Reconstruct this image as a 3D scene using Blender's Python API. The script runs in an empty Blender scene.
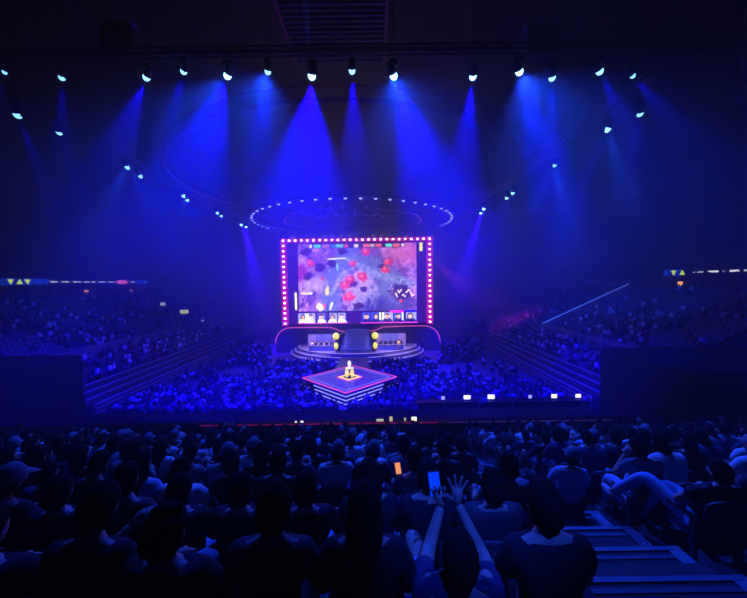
import bpy, bmesh, math, random
import numpy as np
from mathutils import Vector, Matrix, Quaternion
random.seed(7); rng = np.random.default_rng(11)
PI = math.pi
S = bpy.context.scene
C = S.collection
R = math.radians

# ------------------------------------------------------------------ camera
F = 330.0
CAMP = Vector((2.8, 0.0, 11.8))
cd = bpy.data.cameras.new('camera'); cam = bpy.data.objects.new('camera', cd); C.objects.link(cam)
cd.sensor_width = 36; cd.lens = 36 * F / 747; cd.clip_start = 0.05; cd.clip_end = 400
PITCH, ROLL = math.atan(16 / F), R(0.8)
CAMM = Matrix.Rotation(R(90) - PITCH, 4, 'X') @ Matrix.Rotation(-ROLL, 4, 'Z')
cam.matrix_world = Matrix.Translation(CAMP) @ CAMM
S.camera = cam

def ray(px, py):
    v = Vector(((px - 373.5) / F, -(py - 299) / F, -1.0))
    return (CAMM.to_3x3() @ v).normalized()
def at_z(px, py, z):
    d = ray(px, py); t = (z - CAMP.z) / d.z
    return CAMP + d * t
def at_y(px, py, y):
    d = ray(px, py); t = (y - CAMP.y) / d.y
    return CAMP + d * t

# ------------------------------------------------------------------ world, exposure
S.view_settings.view_transform = 'Standard'; S.view_settings.look = 'None'
S.view_settings.exposure = 0.0; S.view_settings.gamma = 1.0; S.view_settings.use_curve_mapping = False
w = bpy.data.worlds.new('world'); S.world = w; w.use_nodes = True
w.node_tree.nodes['Background'].inputs[0].default_value = (0.002, 0.001, 0.02, 1)
w.node_tree.nodes['Background'].inputs[1].default_value = 0.0
try:
    S.cycles.use_denoising = True
    S.cycles.max_bounces = 4; S.cycles.diffuse_bounces = 2; S.cycles.volume_bounces = 0
    S.cycles.use_light_tree = True
    S.cycles.volume_step_rate = 6.0
    S.cycles.sample_clamp_indirect = 0.0
except Exception:
    pass

BLUE = (0.0025, 0.0, 1.0)
AUD = (0.008, 0.055, 1.0)
def spot(src, dst, power, ang, blend=0.6, col=BLUE, size=0.12):
    ld = bpy.data.lights.new('spot_beam', 'SPOT'); ld.energy = power; ld.color = col
    ld.spot_size = R(ang); ld.spot_blend = blend; ld.shadow_soft_size = size
    o = bpy.data.objects.new('spot_beam', ld); C.objects.link(o)
    o.location = src
    o.rotation_euler = (Vector(dst) - Vector(src)).to_track_quat('-Z', 'Y').to_euler()
    return o

ZT = 20.7
K = 2.3
# stage lamps: (pixel of the lamp as seen, aim point, power, cone angle, lens radius)
LAMPS = [
    ((5, 71), (-26, 20, 4), 2500, 18, .10), ((62, 76), (-22, 26, 2), 3500, 20, .14), ((147, 76), (-26, 27, 4), 14000, 26, .16),
    ((184, 70), (-24, 34, 4), 8000, 24, .14), ((228, 74), (-20, 30, 3), 40000, 42, .17), ((268, 70), (-12, 34, 2), 16000, 30, .14),
    ((312, 74), (-5, 31, 1), 64000, 50, .18), ((352, 69), (1.5, 34, 1), 18000, 28, .15), ((393, 74), (14, 30, 3), 50000, 42, .18),
    ((473, 75), (10, 36, 1), 26000, 30, .16), ((519, 70), (24, 30, 3), 26000, 28, .17), ((552, 76), (21, 33, 3), 12000, 22, .16),
    ((599, 70), (30, 24, 5), 7000, 24, .16), ((632, 75), (33, 20, 7), 5000, 24, .12),
    ((17, 113), (-19, 28, 4), 6000, 14, .17), ((59, 131), (-22, 34, 6), 2500, 16, .15), ((127, 166), (-13, 34, 2), 6000, 16, .17), ((140, 175), (-10, 38, 2), 6000, 18, .17),
    ((183, 195), (-8, 40, 2), 9000, 14, .18), ((187, 199), (-14, 46, 2), 9000, 16, .18), ((217, 212), (-12, 48, 1), 12000, 16, .18), ((221, 215), (-16, 52, 1), 10000, 16, .18),
    ((241, 224), (-14, 57, 1), 52000, 18, .18), ((246, 226), (-17, 60, 1), 52000, 20, .18),
    ((640, 112), (25, 33, 5), 4000, 22, .16), ((608, 128), (13, 27, 4), 9000, 14, .16), ((555, 164), (15, 40, 3), 4000, 16, .15),
    ((513, 192), (14, 44, 2), 12000, 14, .18), ((507, 197), (11, 46, 2), 16000, 16, .18), ((484, 208), (13, 55, 1), 40000, 16, .18), ((481, 212), (16, 60, 1), 50000, 18, .18),
]
# extra spots added at these lamps, aimed at the near tier and the stands (audience light)
AUDLIGHTS = [
    ((228, 74), (-8, 7, 7), 2300, 60, AUD), ((268, 70), (-1, 6, 8), 2700, 60, AUD), ((393, 74), (5, 6, 8), 2700, 60, AUD), ((519, 70), (9, 6, 8), 3600, 60, AUD),
    ((127, 166), (-8, 39, 0), 2800, 34, AUD), ((555, 164), (9, 39, 0), 2800, 34, AUD), ((312, 74), (0, 36, 0), 900, 46, AUD),
    ((555, 164), (34, 49, 7), 12000, 28, AUD), ((608, 128), (38, 42, 9), 9000, 26, AUD), ((127, 166), (-39, 44, 9), 7500, 26, AUD), ((183, 195), (-27, 54, 3), 2500, 36, AUD), ((507, 197), (27, 54, 4), 2500, 40, AUD),
]
for (s, d, p, a, c_) in AUDLIGHTS:
    s = at_z(*s, ZT); s = s + (Vector(d) - s).normalized() * .45
    spot(s, d, p * 3.0, a, 1.0, c_, 0.15)
spot((5.2, -5, 24), (3.3, 2.05, 11.0 - .5), 13000, 6.0, .8, AUD, .1)  # added lamp behind the camera, lights only the raised hands and knees

spot((13.4, 56.2, 15), (28.1, 60, 4.8), 20000, 34, .9, (.5, .012, .7), .2)  # added purple lamp beside the screen frame, tints the right barrier

# ------------------------------------------------------------------ materials
MATS = {}
def mat(name, col, rough=0.7, emit=None, es=1.0, metal=0.0, noise=0.0, scale=20.0, samp=True, bump=0.0):
    if name in MATS: return MATS[name]
    m = bpy.data.materials.new(name); m.use_nodes = True
    nt = m.node_tree; b = nt.nodes['Principled BSDF']
    b.inputs['Base Color'].default_value = (*col, 1); b.inputs['Roughness'].default_value = rough; b.inputs['Metallic'].default_value = metal
    if noise > 0:
        tc = nt.nodes.new('ShaderNodeTexCoord'); n = nt.nodes.new('ShaderNodeTexNoise'); n.inputs['Scale'].default_value = scale
        r = nt.nodes.new('ShaderNodeValToRGB')
        r.color_ramp.elements[0].position = 0.35; r.color_ramp.elements[1].position = 0.65
        r.color_ramp.elements[0].color = (*[c * (1 - noise) for c in col], 1); r.color_ramp.elements[1].color = (*[min(1, c * (1 + noise)) for c in col], 1)
        nt.links.new(tc.outputs['Object'], n.inputs['Vector']); nt.links.new(n.outputs['Fac'], r.inputs['Fac']); nt.links.new(r.outputs['Color'], b.inputs['Base Color'])
        if bump > 0:
            bp = nt.nodes.new('ShaderNodeBump'); bp.inputs['Strength'].default_value = bump; bp.inputs['Distance'].default_value = 0.02
            nt.links.new(n.outputs['Fac'], bp.inputs['Height']); nt.links.new(bp.outputs['Normal'], b.inputs['Normal'])
    if emit:
        b.inputs['Emission Color'].default_value = (*emit, 1); b.inputs['Emission Strength'].default_value = es
    if not samp:
        m.cycles.emission_sampling = 'NONE'
    MATS[name] = m
    return m
def attr_mat(name, es, emissive=True, samp=True):
    m = bpy.data.materials.new(name); m.use_nodes = True; nt = m.node_tree; b = nt.nodes['Principled BSDF']
    a = nt.nodes.new('ShaderNodeAttribute'); a.attribute_name = 'Col'
    if emissive:
        b.inputs['Base Color'].default_value = (.01, .01, .01, 1)
        nt.links.new(a.outputs['Color'], b.inputs['Emission Color']); b.inputs['Emission Strength'].default_value = es
    else:
        nt.links.new(a.outputs['Color'], b.inputs['Base Color']); b.inputs['Roughness'].default_value = 0.8
    if not samp: m.cycles.emission_sampling = 'NONE'
    return m

M_con = mat('concrete', (.16, .16, .18), .8, noise=.3, scale=1.5)
M_dark = mat('dark_concrete', (.05, .05, .055), .85, noise=.3, scale=1.2)
M_floor = mat('arena_floor', (.2, .19, .24), .55, noise=.25, scale=.6)
M_black = mat('black_paint', (.012, .012, .014), .6)
M_blackm = mat('black_metal', (.03, .03, .035), .4, metal=.6)
M_grey = mat('grey_metal', (.25, .25, .28), .4, metal=.7)
M_nose = mat('pale_nosing', (.3, .3, .35), .6)
M_carpet = mat('stair_carpet', (.03, .035, .045), .95, noise=.4, scale=60)
M_red = mat('red_lit_steel', (.4, .05, .1), .6)  # reddish light on the catwalk is put into this colour
M_seat = mat('seat_fabric', (.04, .05, .12), .85, noise=.3, scale=80)
M_seatsh = mat('seat_shell', (.05, .05, .06), .45)
M_deck = mat('stage_deck', (.22, .2, .3), .35, noise=.15, scale=1.0)

# ------------------------------------------------------------------ helpers
def new_obj(name, me, parent=None, kind=None):
    o = bpy.data.objects.new(name, me); C.objects.link(o)
    if parent: o.parent = parent
    if kind: o['kind'] = kind
    return o
def empty(name, loc=(0, 0, 0), rz=0.0):
    o = bpy.data.objects.new(name, None); C.objects.link(o); o.location = loc; o.rotation_euler = (0, 0, rz); o.empty_display_size = .2
    return o
def tag(o, label, cat, group=None, kind=None):
    o['label'] = label; o['category'] = cat
    if group: o['group'] = group
    if kind: o['kind'] = kind
    return o
class MB:
    def __init__(s): s.v = []; s.f = []; s.mi = []
    def add(s, vs, fs, mi=0):
        n = len(s.v); s.v += [tuple(v) for v in vs]; s.f += [tuple(i + n for i in f) for f in fs]; s.mi += [mi] * len(fs); return s
    def box(s, c, d, rz=0.0, mi=0, M=None):
        x, y, z = d[0] / 2, d[1] / 2, d[2] / 2
        ca, sa = math.cos(rz), math.sin(rz)
        vs = []
        for dz in (-z, z):
            for (a, b) in ((-x, -y), (x, -y), (x, y), (-x, y)):
                p = Vector((a * ca - b * sa + c[0], a * sa + b * ca + c[1], dz + c[2])); vs.append(M @ p if M else p)
        return s.add(vs, [(3, 2, 1, 0), (4, 5, 6, 7), (0, 1, 5, 4), (1, 2, 6, 5), (2, 3, 7, 6), (3, 0, 4, 7)], mi)
    def prism(s, poly, z0, z1, mi=0):
        n = len(poly); vs = [(p[0], p[1], z0) for p in poly] + [(p[0], p[1], z1) for p in poly]
        fs = [tuple(range(n - 1, -1, -1)), tuple(range(n, 2 * n))] + [(i, (i + 1) % n, n + (i + 1) % n, n + i) for i in range(n)]
        return s.add(vs, fs, mi)
    def tube(s, pts, rad, n=8, mi=0, close=False, cap=True):
        pts = [Vector(p) for p in pts]; rads = rad if isinstance(rad, (list, tuple)) else [rad] * len(pts)
        m = len(pts); vs = []; up = None
        for i, p in enumerate(pts):
            if close: t = pts[(i + 1) % m] - pts[i - 1]
            else: t = pts[min(i + 1, m - 1)] - pts[max(i - 1, 0)]
            t.normalize()
            if up is None: up = Vector((0, 0, 1)) if abs(t.z) < .9 else Vector((0, 1, 0))
            a = t.cross(up).normalized(); b = a.cross(t).normalized(); up = b
            for k in range(n):
                g = 2 * PI * k / n; vs.append(p + (a * math.cos(g) + b * math.sin(g)) * rads[i])
        fs = []
        for i in range(m if close else m - 1):
            j = (i + 1) % m
            for k in range(n): fs.append((i * n + k, i * n + (k + 1) % n, j * n + (k + 1) % n, j * n + k))
        if cap and not close: fs += [tuple(range(n - 1, -1, -1)), tuple(range((m - 1) * n, m * n))]
        return s.add(vs, fs, mi)
    def lathe(s, prof, n=16, c=(0, 0, 0), M=None, mi=0):
        vs = []
        for (r, z) in prof:
            for k in range(n):
                g = 2 * PI * k / n; p = Vector((r * math.cos(g) + c[0], r * math.sin(g) + c[1], z + c[2])); vs.append(M @ p if M else p)
        m = len(prof)
        fs = [(i * n + k, i * n + (k + 1) % n, (i + 1) * n + (k + 1) % n, (i + 1) * n + k) for i in range(m - 1) for k in range(n)]
        fs += [tuple(range(n - 1, -1, -1)), tuple(range((m - 1) * n, m * n))]
        return s.add(vs, fs, mi)
    def ell(s, c, r, nu=10, nv=7, mi=0, M=None):
        prof = []
        vs = []; 
        for j in range(nv + 1):
            a = -PI / 2 + PI * j / nv
            for k in range(nu):
                g = 2 * PI * k / nu
                p = Vector((c[0] + r[0] * math.cos(a) * math.cos(g), c[1] + r[1] * math.cos(a) * math.sin(g), c[2] + r[2] * math.sin(a))); vs.append(M @ p if M else p)
        fs = [(j * nu + k, j * nu + (k + 1) % nu, (j + 1) * nu + (k + 1) % nu, (j + 1) * nu + k) for j in range(nv) for k in range(nu)]
        return s.add(vs, fs, mi)
    def mesh(s, name, mats, smooth=False):
        me = bpy.data.meshes.new(name); me.from_pydata(s.v, [], s.f)
        for m in (mats if isinstance(mats, (list, tuple)) else [mats]): me.materials.append(m)
        me.polygons.foreach_set('material_index', s.mi)
        if smooth: me.polygons.foreach_set('use_smooth', [True] * len(s.f))
        me.update(); return me
    def build(s, name, mats, parent=None, smooth=False, kind=None):
        return new_obj(name, s.mesh(name, mats, smooth), parent, kind)
def struct(name, mb, m): return mb.build(name, m, kind='structure')

# ------------------------------------------------------------------ haze in the hall
hz = MB().box((0, 33, 14.0), (109.8, 93.8, 27.9)).build('haze', None)
hm = bpy.data.materials.new('haze'); hm.use_nodes = True; nt = hm.node_tree; nt.nodes.clear()
out = nt.nodes.new('ShaderNodeOutputMaterial'); vs_ = nt.nodes.new('ShaderNodeVolumeScatter')
vs_.inputs['Density'].default_value = 0.011; vs_.inputs['Anisotropy'].default_value = 0.25; vs_.inputs['Color'].default_value = (1, 1, 1, 1)
tc = nt.nodes.new('ShaderNodeNewGeometry'); sp = nt.nodes.new('ShaderNodeSeparateXYZ'); nt.links.new(tc.outputs['Position'], sp.inputs[0])
def ramp(sock, a, b, c, d):
    n = nt.nodes.new('ShaderNodeMapRange'); n.interpolation_type = 'SMOOTHSTEP'
    for i_, v_ in zip((1, 2, 3, 4), (a, b, c, d)): n.inputs[i_].default_value = v_
    nt.links.new(sock, n.inputs[0]); return n.outputs[0]
ad = nt.nodes.new('ShaderNodeMath'); nt.links.new(ramp(sp.outputs['Z'], 5.0, 16.0, .0016, .0125), ad.inputs[0]); nt.links.new(ramp(sp.outputs['Y'], 46.0, 57.0, 0, .016), ad.inputs[1])
nt.links.new(ad.outputs[0], vs_.inputs['Density'])
nt.links.new(vs_.outputs[0], out.inputs['Volume']); hz.data.materials.clear(); hz.data.materials.append(hm)
tag(hz, 'thin blue-lit theatrical haze filling the whole arena', 'haze', kind='stuff')

# ------------------------------------------------------------------ structure of the hall
struct('floor', MB().box((0, 38, -.1), (60, 84, .2)), M_floor)
struct('ceiling', MB().box((0, 33, 28.1), (110, 94, .2)), M_black)
struct('wall_back', MB().box((0, 80.2, 13.9), (110, .3, 28.2)), M_black)
struct('wall_left', MB().box((-55.1, 33, 13.9), (.3, 94, 28.2)), M_black)
struct('wall_right', MB().box((55.1, 33, 13.9), (.3, 94, 28.2)), M_black)
struct('wall_front', MB().box((0, -14.1, 13.9), (110, .3, 28.2)), M_black)

# near tier the camera sits in
NR = 14; PY, PZ = .85, .34
def rowz(k): return 10.1 - PZ * k
near = MB()
for k in range(-3, NR + 1):
    y0, y1 = PY * k - .37, PY * k + .48
    if k == NR: y1 += .55
    near.box((3.0, (y0 + y1) / 2, rowz(k) - .6), (46, y1 - y0, 1.2))
struct('floor_tier', near, M_dark)
struct('wall_tier', MB().box((3.0, PY * NR + 1.0, 2.6), (46, .2, 5.5)), M_dark)

# side stands, parallel to the hall axis
def stand_z(t): return 1.3 + .45 * t
def terrace(side):
    m = MB(); n = MB()
    y0, y1 = 29.0, 76.0
    for i in range(7):
        x = side * (22.2 + .85 * i + .425); h = stand_z(.85 * i)
        m.box((x, (y0 + y1) / 2, h / 2), (.85, y1 - y0, h))
        n.box((side * (22.2 + .85 * i + .03), (y0 + y1) / 2, h + .035), (.09, y1 - y0, .05))
        n.box((side * (22.2 + .85 * i - .015), (y0 + y1) / 2, h - .03), (.03, y1 - y0, .08))
    for zz in (.45, .87):
        n.box((side * 22.17, (y0 + y1) / 2, zz), (.06, y1 - y0, .07))
    y0 = 8.0
    for i in range(17):
        x = side * (28.2 + .85 * i + .425); h = stand_z(6.0 + .85 * i)
        m.box((x, (y0 + y1) / 2, h / 2), (.85, y1 - y0, h))
    return m, n
for side, nm in ((-1, 'left'), (1, 'right')):
    m, n = terrace(side)
    struct('terrace_' + nm, m, M_dark)
    struct('wall_shade_block_' + nm, MB().box((side * 28.4, 24, 3.0), (12.4, 8, 6.0)), mat('deep_black', (.003, .003, .003), .95))  # dark block added for the darkness at the near end of the stand
    struct('trim_1' if side < 0 else 'trim_2', n, M_nose)
    struct('wall_barrier_' + nm, MB().box((side * 28.1, 53, stand_z(6.0) + .55), (.12, 46 if side > 0 else 46, 1.6)), M_con)
    # club level behind the stand top, its fascia, and the upper tier above
    struct('wall_club_' + nm, MB().box((side * 46.2, 38, 10.9), (.3, 84, 2.6)), mat('club_wall', (.2, .05, .05), .7))
    struct('floor_club_' + nm, MB().box((side * 44.6, 42, 9.45), (3.3, 68, .3)), M_dark)
    struct('wall_fascia_' + nm, MB().box((side * 44.0, 42, 12.6), (.35, 68, 1.3)), M_black)
    up = MB()
    for i in range(10):
        up.box((side * (44.6 + i * 1.0), 42, 13.4 + i * .5), (1.0, 68, .6))
    struct('floor_upper_' + nm, up, M_dark)

# ------------------------------------------------------------------ painted displays (screens that give off their own picture)
def grid_display(name, w, h, nx, nz, fn, material, parent=None, M=None, thick=0.06):
    """upright panel in the XZ plane facing -Y, one colour per cell; a real slab behind it"""
    xs = np.linspace(-w / 2, w / 2, nx + 1); zs = np.linspace(-h / 2, h / 2, nz + 1)
    X, Z = np.meshgrid(xs, zs); v = np.stack([X.ravel(), np.zeros(X.size), Z.ravel()], 1)
    idx = np.arange(X.size).reshape(nz + 1, nx + 1)
    f = np.stack([idx[:-1, :-1].ravel(), idx[:-1, 1:].ravel(), idx[1:, 1:].ravel(), idx[1:, :-1].ravel()], 1)
    b = np.array([[-w / 2, thick, -h / 2], [w / 2, thick, -h / 2], [w / 2, thick, h / 2], [-w / 2, thick, h / 2]])
    n0 = len(v); c0, c1, c2, c3 = idx[0, 0], idx[0, -1], idx[-1, -1], idx[-1, 0]
    v = np.concatenate([v, b]); f = np.concatenate([f, [[n0 + 1, n0, n0 + 3, n0 + 2], [n0, n0 + 1, c1, c0], [n0 + 1, n0 + 2, c2, c1], [n0 + 2, n0 + 3, c3, c2], [n0 + 3, n0, c0, c3]]])
    me = bpy.data.meshes.new(name); me.from_pydata(v.tolist(), [], f.tolist())
    cx = (np.arange(nx) + .5) / nx; cz = 1 - (np.arange(nz) + .5) / nz
    U, V = np.meshgrid(cx, cz)                        # V runs down from the top
    col = fn(U.ravel(), V.ravel())
    full = np.zeros((len(f), 3)); full[:nx * nz] = np.clip(col, 0, 1)
    full = full ** 2.2
    ca = me.color_attributes.new('Col', 'FLOAT_COLOR', 'CORNER')
    arr = np.ones((len(f), 4, 4)); arr[:, :, :3] = full[:, None, :]
    ca.data.foreach_set('color', arr.ravel()); me.materials.append(material); me.update()
    o = new_obj(name, me, parent)
    if M is not None: o.matrix_local = M
    return o
def vnoise(x, y, seed=0):
    r = np.random.default_rng(seed).random((64, 64))
    xi, yi = np.floor(x).astype(int), np.floor(y).astype(int); fx, fy = x - xi, y - yi
    fx = fx * fx * (3 - 2 * fx); fy = fy * fy * (3 - 2 * fy)
    g = lambda a, b: r[a % 64, b % 64]
    return (g(xi, yi) * (1 - fx) + g(xi + 1, yi) * fx) * (1 - fy) + (g(xi, yi + 1) * (1 - fx) + g(xi + 1, yi + 1) * fx) * fy
def fbm(x, y, seed=0): return sum(vnoise(x * 2 ** i, y * 2 ** i, seed + i) / 2 ** i for i in range(4)) / 1.875
def mix(c, k, a):
    return c * (1 - a[:, None]) + np.array(k) * a[:, None]
def blob(x, y, cx, cy, rx, ry, soft=.5, jag=None):
    d = np.sqrt(((x - cx) / rx) ** 2 + ((y - cy) / ry) ** 2)
    if jag is not None: d = d + (jag - .5) * 1.2
    return np.clip((1 - d) / soft + .5, 0, 1)
def seg(x, y, p, q, wd, soft=.5):
    px, py, qx, qy = *p, *q; L = (qx - px) ** 2 + (qy - py) ** 2
    t = np.clip(((x - px) * (qx - px) + (y - py) * (qy - py)) / L, 0, 1)
    return np.clip((1 - np.hypot(x - px - t * (qx - px), y - py - t * (qy - py)) / wd) / soft + .5, 0, 1)
def box_(x, y, a, b, c, d): return ((x > a) & (x < c) & (y > b) & (y < d)).astype(float)
def game(u, v):
    x = u * 676 + 42; y = v * 378 + 18       # the picture's own coordinates
    n = fbm(x / 60, y / 60, 3); n2 = fbm(x / 22, y / 22, 9); n3 = fbm(x / 11, y / 11, 21)
    c = np.tile(np.array([.47, .28, .66]), (len(x), 1))
    c = mix(c, (.72, .48, .84), np.clip((n - .42) * 4, 0, 1))
    c = mix(c, (.26, .16, .45), np.clip((n2 - .55) * 5, 0, 1) * .8)
    c = c * (.72 + .6 * n3)[:, None]
    rv = np.zeros(len(x))
    for p, q, wd in (((330, 60), (300, 130), 60), ((300, 130), (230, 230), 55), ((230, 230), (220, 390), 60), ((330, 90), (470, 150), 40), ((470, 150), (620, 260), 60), ((560, 300), (430, 390), 90)):
        rv = np.maximum(rv, seg(x, y, p, q, wd, .6))
    c = mix(c, (.38, .42, .72), rv * .85)
    c = mix(c, (.24, .22, .58), blob(x, y, 520, 370, 130, 70, .9, n))
    c = mix(c, (.62, .62, .88), np.maximum(seg(x, y, (330, 110), (520, 200), 14, 1.5), seg(x, y, (520, 200), (700, 250), 18, 1.8)) * np.clip(n3 * 1.6 - .2, 0, 1))
    c = mix(c, (.68, .62, .85), seg(x, y, (300, 170), (230, 300), 10, 1.5) * .6)
    c = mix(c, (.72, .58, .86), blob(x, y, 130, 245, 70, 45, .9, n2) * .8)
    c = mix(c, (.74, .62, .88), blob(x, y, 380, 270, 100, 95, .7, n2) * .75)
    c = mix(c, (.82, .38, .6), blob(x, y, 670, 70, 110, 65, 1.2) * .8)
    c = mix(c, (.6, .15, .45), blob(x, y, 50, 180, 40, 45, .9, n2) * .8)
    for (a, b, r) in ((350, 240, 26), (380, 370, 30), (170, 150, 32), (235, 130, 26), (100, 200, 26), (415, 275, 20), (620, 290, 60), (300, 60, 26), (520, 150, 18), (90, 60, 30)):
        c = mix(c, (.2, .08, .38), blob(x, y, a, b, r, r * .75, .5, n3) * .85)
    for (a, b, r) in ((115, 125, 22), (355, 133, 19), (430, 65, 23), (555, 125, 22), (540, 165, 26), (408, 205, 27), (338, 220, 26), (308, 250, 26), (330, 315, 32), (180, 212, 10), (630, 345, 12)):
        c = mix(c, (.88, .2, .36), blob(x, y, a, b, r, r * .85, .45, n3))
        c = mix(c, (1, .45, .5), blob(x, y, a - 4, b - 6, r * .4, r * .35, .8))
    c = mix(c, (1, .95, .6), box_(x, y, 52, 289, 122, 301)); c = mix(c, (.1, .05, .5), box_(x, y, 124, 284, 142, 304))
    c = mix(c, (1, .85, .4), blob(x, y, 205, 280, 12, 22, .5, n3)); c = mix(c, (1, .95, .7), blob(x, y, 163, 375, 18, 24, .4, n3)); c = mix(c, (1, .3, .3), blob(x, y, 188, 368, 9, 14)); c = mix(c, (.2, .3, 1), blob(x, y, 205, 378, 8, 14)); c = mix(c, (.95, .95, .7), seg(x, y, (232, 352), (220, 385), 6))
    for k in range(9):
        a = 598 + 12 * k
        c = mix(c, (1, .85, .85), seg(x, y, (a, 300 - 18 * math.sin(k * 1.3)), (a + 8, 300 + 20 * math.cos(k * 1.7)), 4, .6))
    c = mix(c, (.95, .95, .8), seg(x, y, (215, 103), (312, 100), 4)); c = mix(c, (.6, 1, .8), seg(x, y, (265, 130), (268, 165), 5) * .7)
    c = np.clip(c * (.68 + .64 * fbm(x / 6, y / 6, 33))[:, None], 0, 1)
    # score bar
    c = mix(c, (.25, .12, .4), box_(x, y, 105, 18, 650, 42))
    for (a, b, k) in ((108, 124, (1, .9, .9)), (134, 172, (.3, .85, .75)), (180, 222, (.7, .4, .55)), (232, 262, (.25, .5, .9)), (264, 300, (.4, .8, .8)), (308, 330, (.9, .3, .4)), (362, 388, (.95, .85, .85)), (416, 450, (.95, .4, .4)), (454, 480, (.85, .7, .6)), (488, 520, (.95, .35, .45)), (545, 578, (.4, .9, .8)), (588, 622, (.95, .4, .35)), (632, 648, (1, .85, .9))):
        c = mix(c, k, box_(x, y, a, 20, b, 38) * np.clip(.5 + n3, 0, 1))
    return c
def tile_fn(i):
    r = random.Random(i * 13 + 5); white = i < 5
    fx = .5 + r.uniform(-.12, .12)
    face = [(.95, .6, .45), (.95, .7, .6), (.9, .6, .5), (.85, .62, .5), (.95, .75, .65)][i % 5]
    body = (.97, .95, .85) if white else (.1, .12, .45)
    bg = [(.35, .35, .75), (.25, .3, .85), (.6, .6, .9)][r.randrange(3)]
    def fn(u, v):
        c = np.tile(np.array(bg), (len(u), 1))
        c = mix(c, (.95, .95, .8) if r.random() < .5 else (.15, .12, .5), box_(u, v, 0 if i % 2 else .8, 0, .2 if i % 2 else 1, .8))
        c = mix(c, body, blob(u, v, fx, 1.1, .5, .5, .2)); c = mix(c, (.9, .3, .25) if i in (0, 3) else body, blob(u, v, fx, 1.0, .06, .2, .3))
        c = mix(c, (.12, .08, .25), blob(u, v, fx, .38, .22, .3, .2)); c = mix(c, face, blob(u, v, fx, .46, .16, .25, .2))
        c = mix(c, (.95, .95, .95) if i % 3 else (.1, .1, .2), np.maximum(blob(u, v, fx - .2, .45, .05, .12, .3), blob(u, v, fx + .2, .45, .05, .12, .3)))
        return c
    return fn

# ------------------------------------------------------------------ video wall
SY = 57.0
vw = empty('video_wall', (0, SY, 4.6))
tag(vw, 'huge video wall framed by pink bulbs, showing a purple map with red trees', 'screen')
SM = attr_mat('screen_picture', 2.1)
def sx(px): return (px - 355.5) * .1727
def sz(py): return (283 - py) * .1727 + 11.8 - 4.6
MB().box((0, .45, (sz(236) + sz(325)) / 2), (25.8, .5, sz(236) - sz(325))).build('frame', M_black, vw)
M_strip = mat('led_purple', (.05, .01, .1), .4, emit=(.16, .004, .9), es=.22, samp=False)
MB().box((0, .15, (sz(243) + sz(323)) / 2), (sx(426) - sx(286), .12, sz(243) - sz(323))).build('side_display', M_strip, vw)
g0 = grid_display('game_display', sx(415) - sx(297), sz(243.5) - sz(310.5), 190, 106, game, SM, vw, Matrix.Translation((sx(356), 0, (sz(243.5) + sz(310.5)) / 2)))
tx = [(296, 304.5), (305, 313), (315.5, 325), (326, 335), (336, 345), (359, 368), (369, 379), (380, 391), (392, 401.5), (402, 414.5)]
MB().box((sx(357), .06, (sz(311.5) + sz(323.5)) / 2), (sx(420) - sx(294), .1, sz(311.5) - sz(323.5))).build('caption_bar', mat('led_bar', (.03, .01, .1), .4, emit=(.12, .01, .6), es=.5, samp=False), vw)
for i, (a, b) in enumerate(tx):
    t = grid_display('player_tile', (b - a) * .1727, 1.65, 12, 12, tile_fn(i), SM, vw, Matrix.Translation((sx((a + b) / 2), -.02, sz(317.3))))
    t['label'] = 'camera picture of a player in a white shirt' if i < 5 else 'camera picture of a player in a dark shirt'
def solid(col):
    return lambda u, v: np.tile(np.array(col), (len(u), 1))
for (a, b, c_, d, col, nm) in ((293, 295, 291.5, 309, (1, .95, .6), 'timer_bar'), (418, 421, 243.5, 252, (1, .95, .1), 'yellow_emblem'), (296, 346, 322.3, 323.2, (.85, .2, .8), 'underline'), (358, 416, 322.3, 323.4, (.85, .2, .8), 'underline'), (388, 402, 310.6, 312.8, (1, .1, .9), 'name_plate'), (402, 414, 310.6, 312.8, (.1, .1, 1), 'name_plate')):
    grid_display(nm, (b - a) * .1727, (d - c_) * .1727, 2, 2, solid(col), SM, vw, Matrix.Translation((sx((a + b) / 2), -.03, sz((c_ + d) / 2))))
# bulb frame; the bulbs' magenta halo is put in as its own glow
M_mag = mat('magenta_halo', (.2, .01, .1), .5, emit=(.75, .0, .36), es=.75)
fr = MB(); X0, X1, Z0, Z1 = sx(283), sx(428), sz(322.5), sz(240)
fr.box((X0, -.05, (Z0 + Z1) / 2), (1.1, .25, Z1 - Z0 + .8)); fr.box((X1, -.05, (Z0 + Z1) / 2), (1.1, .25, Z1 - Z0 + .8)); fr.box((0, -.05, Z1), (X1 - X0 - .95, .25, .7))
fr.build('bulb_frame', M_mag, vw)
M_bulb = mat('bulb_glow', (1, .8, .9), .3, emit=(1, .62, .75), es=9, samp=False)
bme = MB().ell((0, 0, 0), (.2, .12, .16), 10, 6).mesh('bulb', M_bulb, True)
bp = [(X0 + (X1 - X0) * i / 24, Z1) for i in range(25)] + [(x, Z1 - (Z1 - Z0) * j / 16) for j in range(1, 17) for x in (X0, X1)]
for (x, z) in bp:
    o = new_obj('bulb', bme, vw); o.location = (x, -.25, z)

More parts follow.
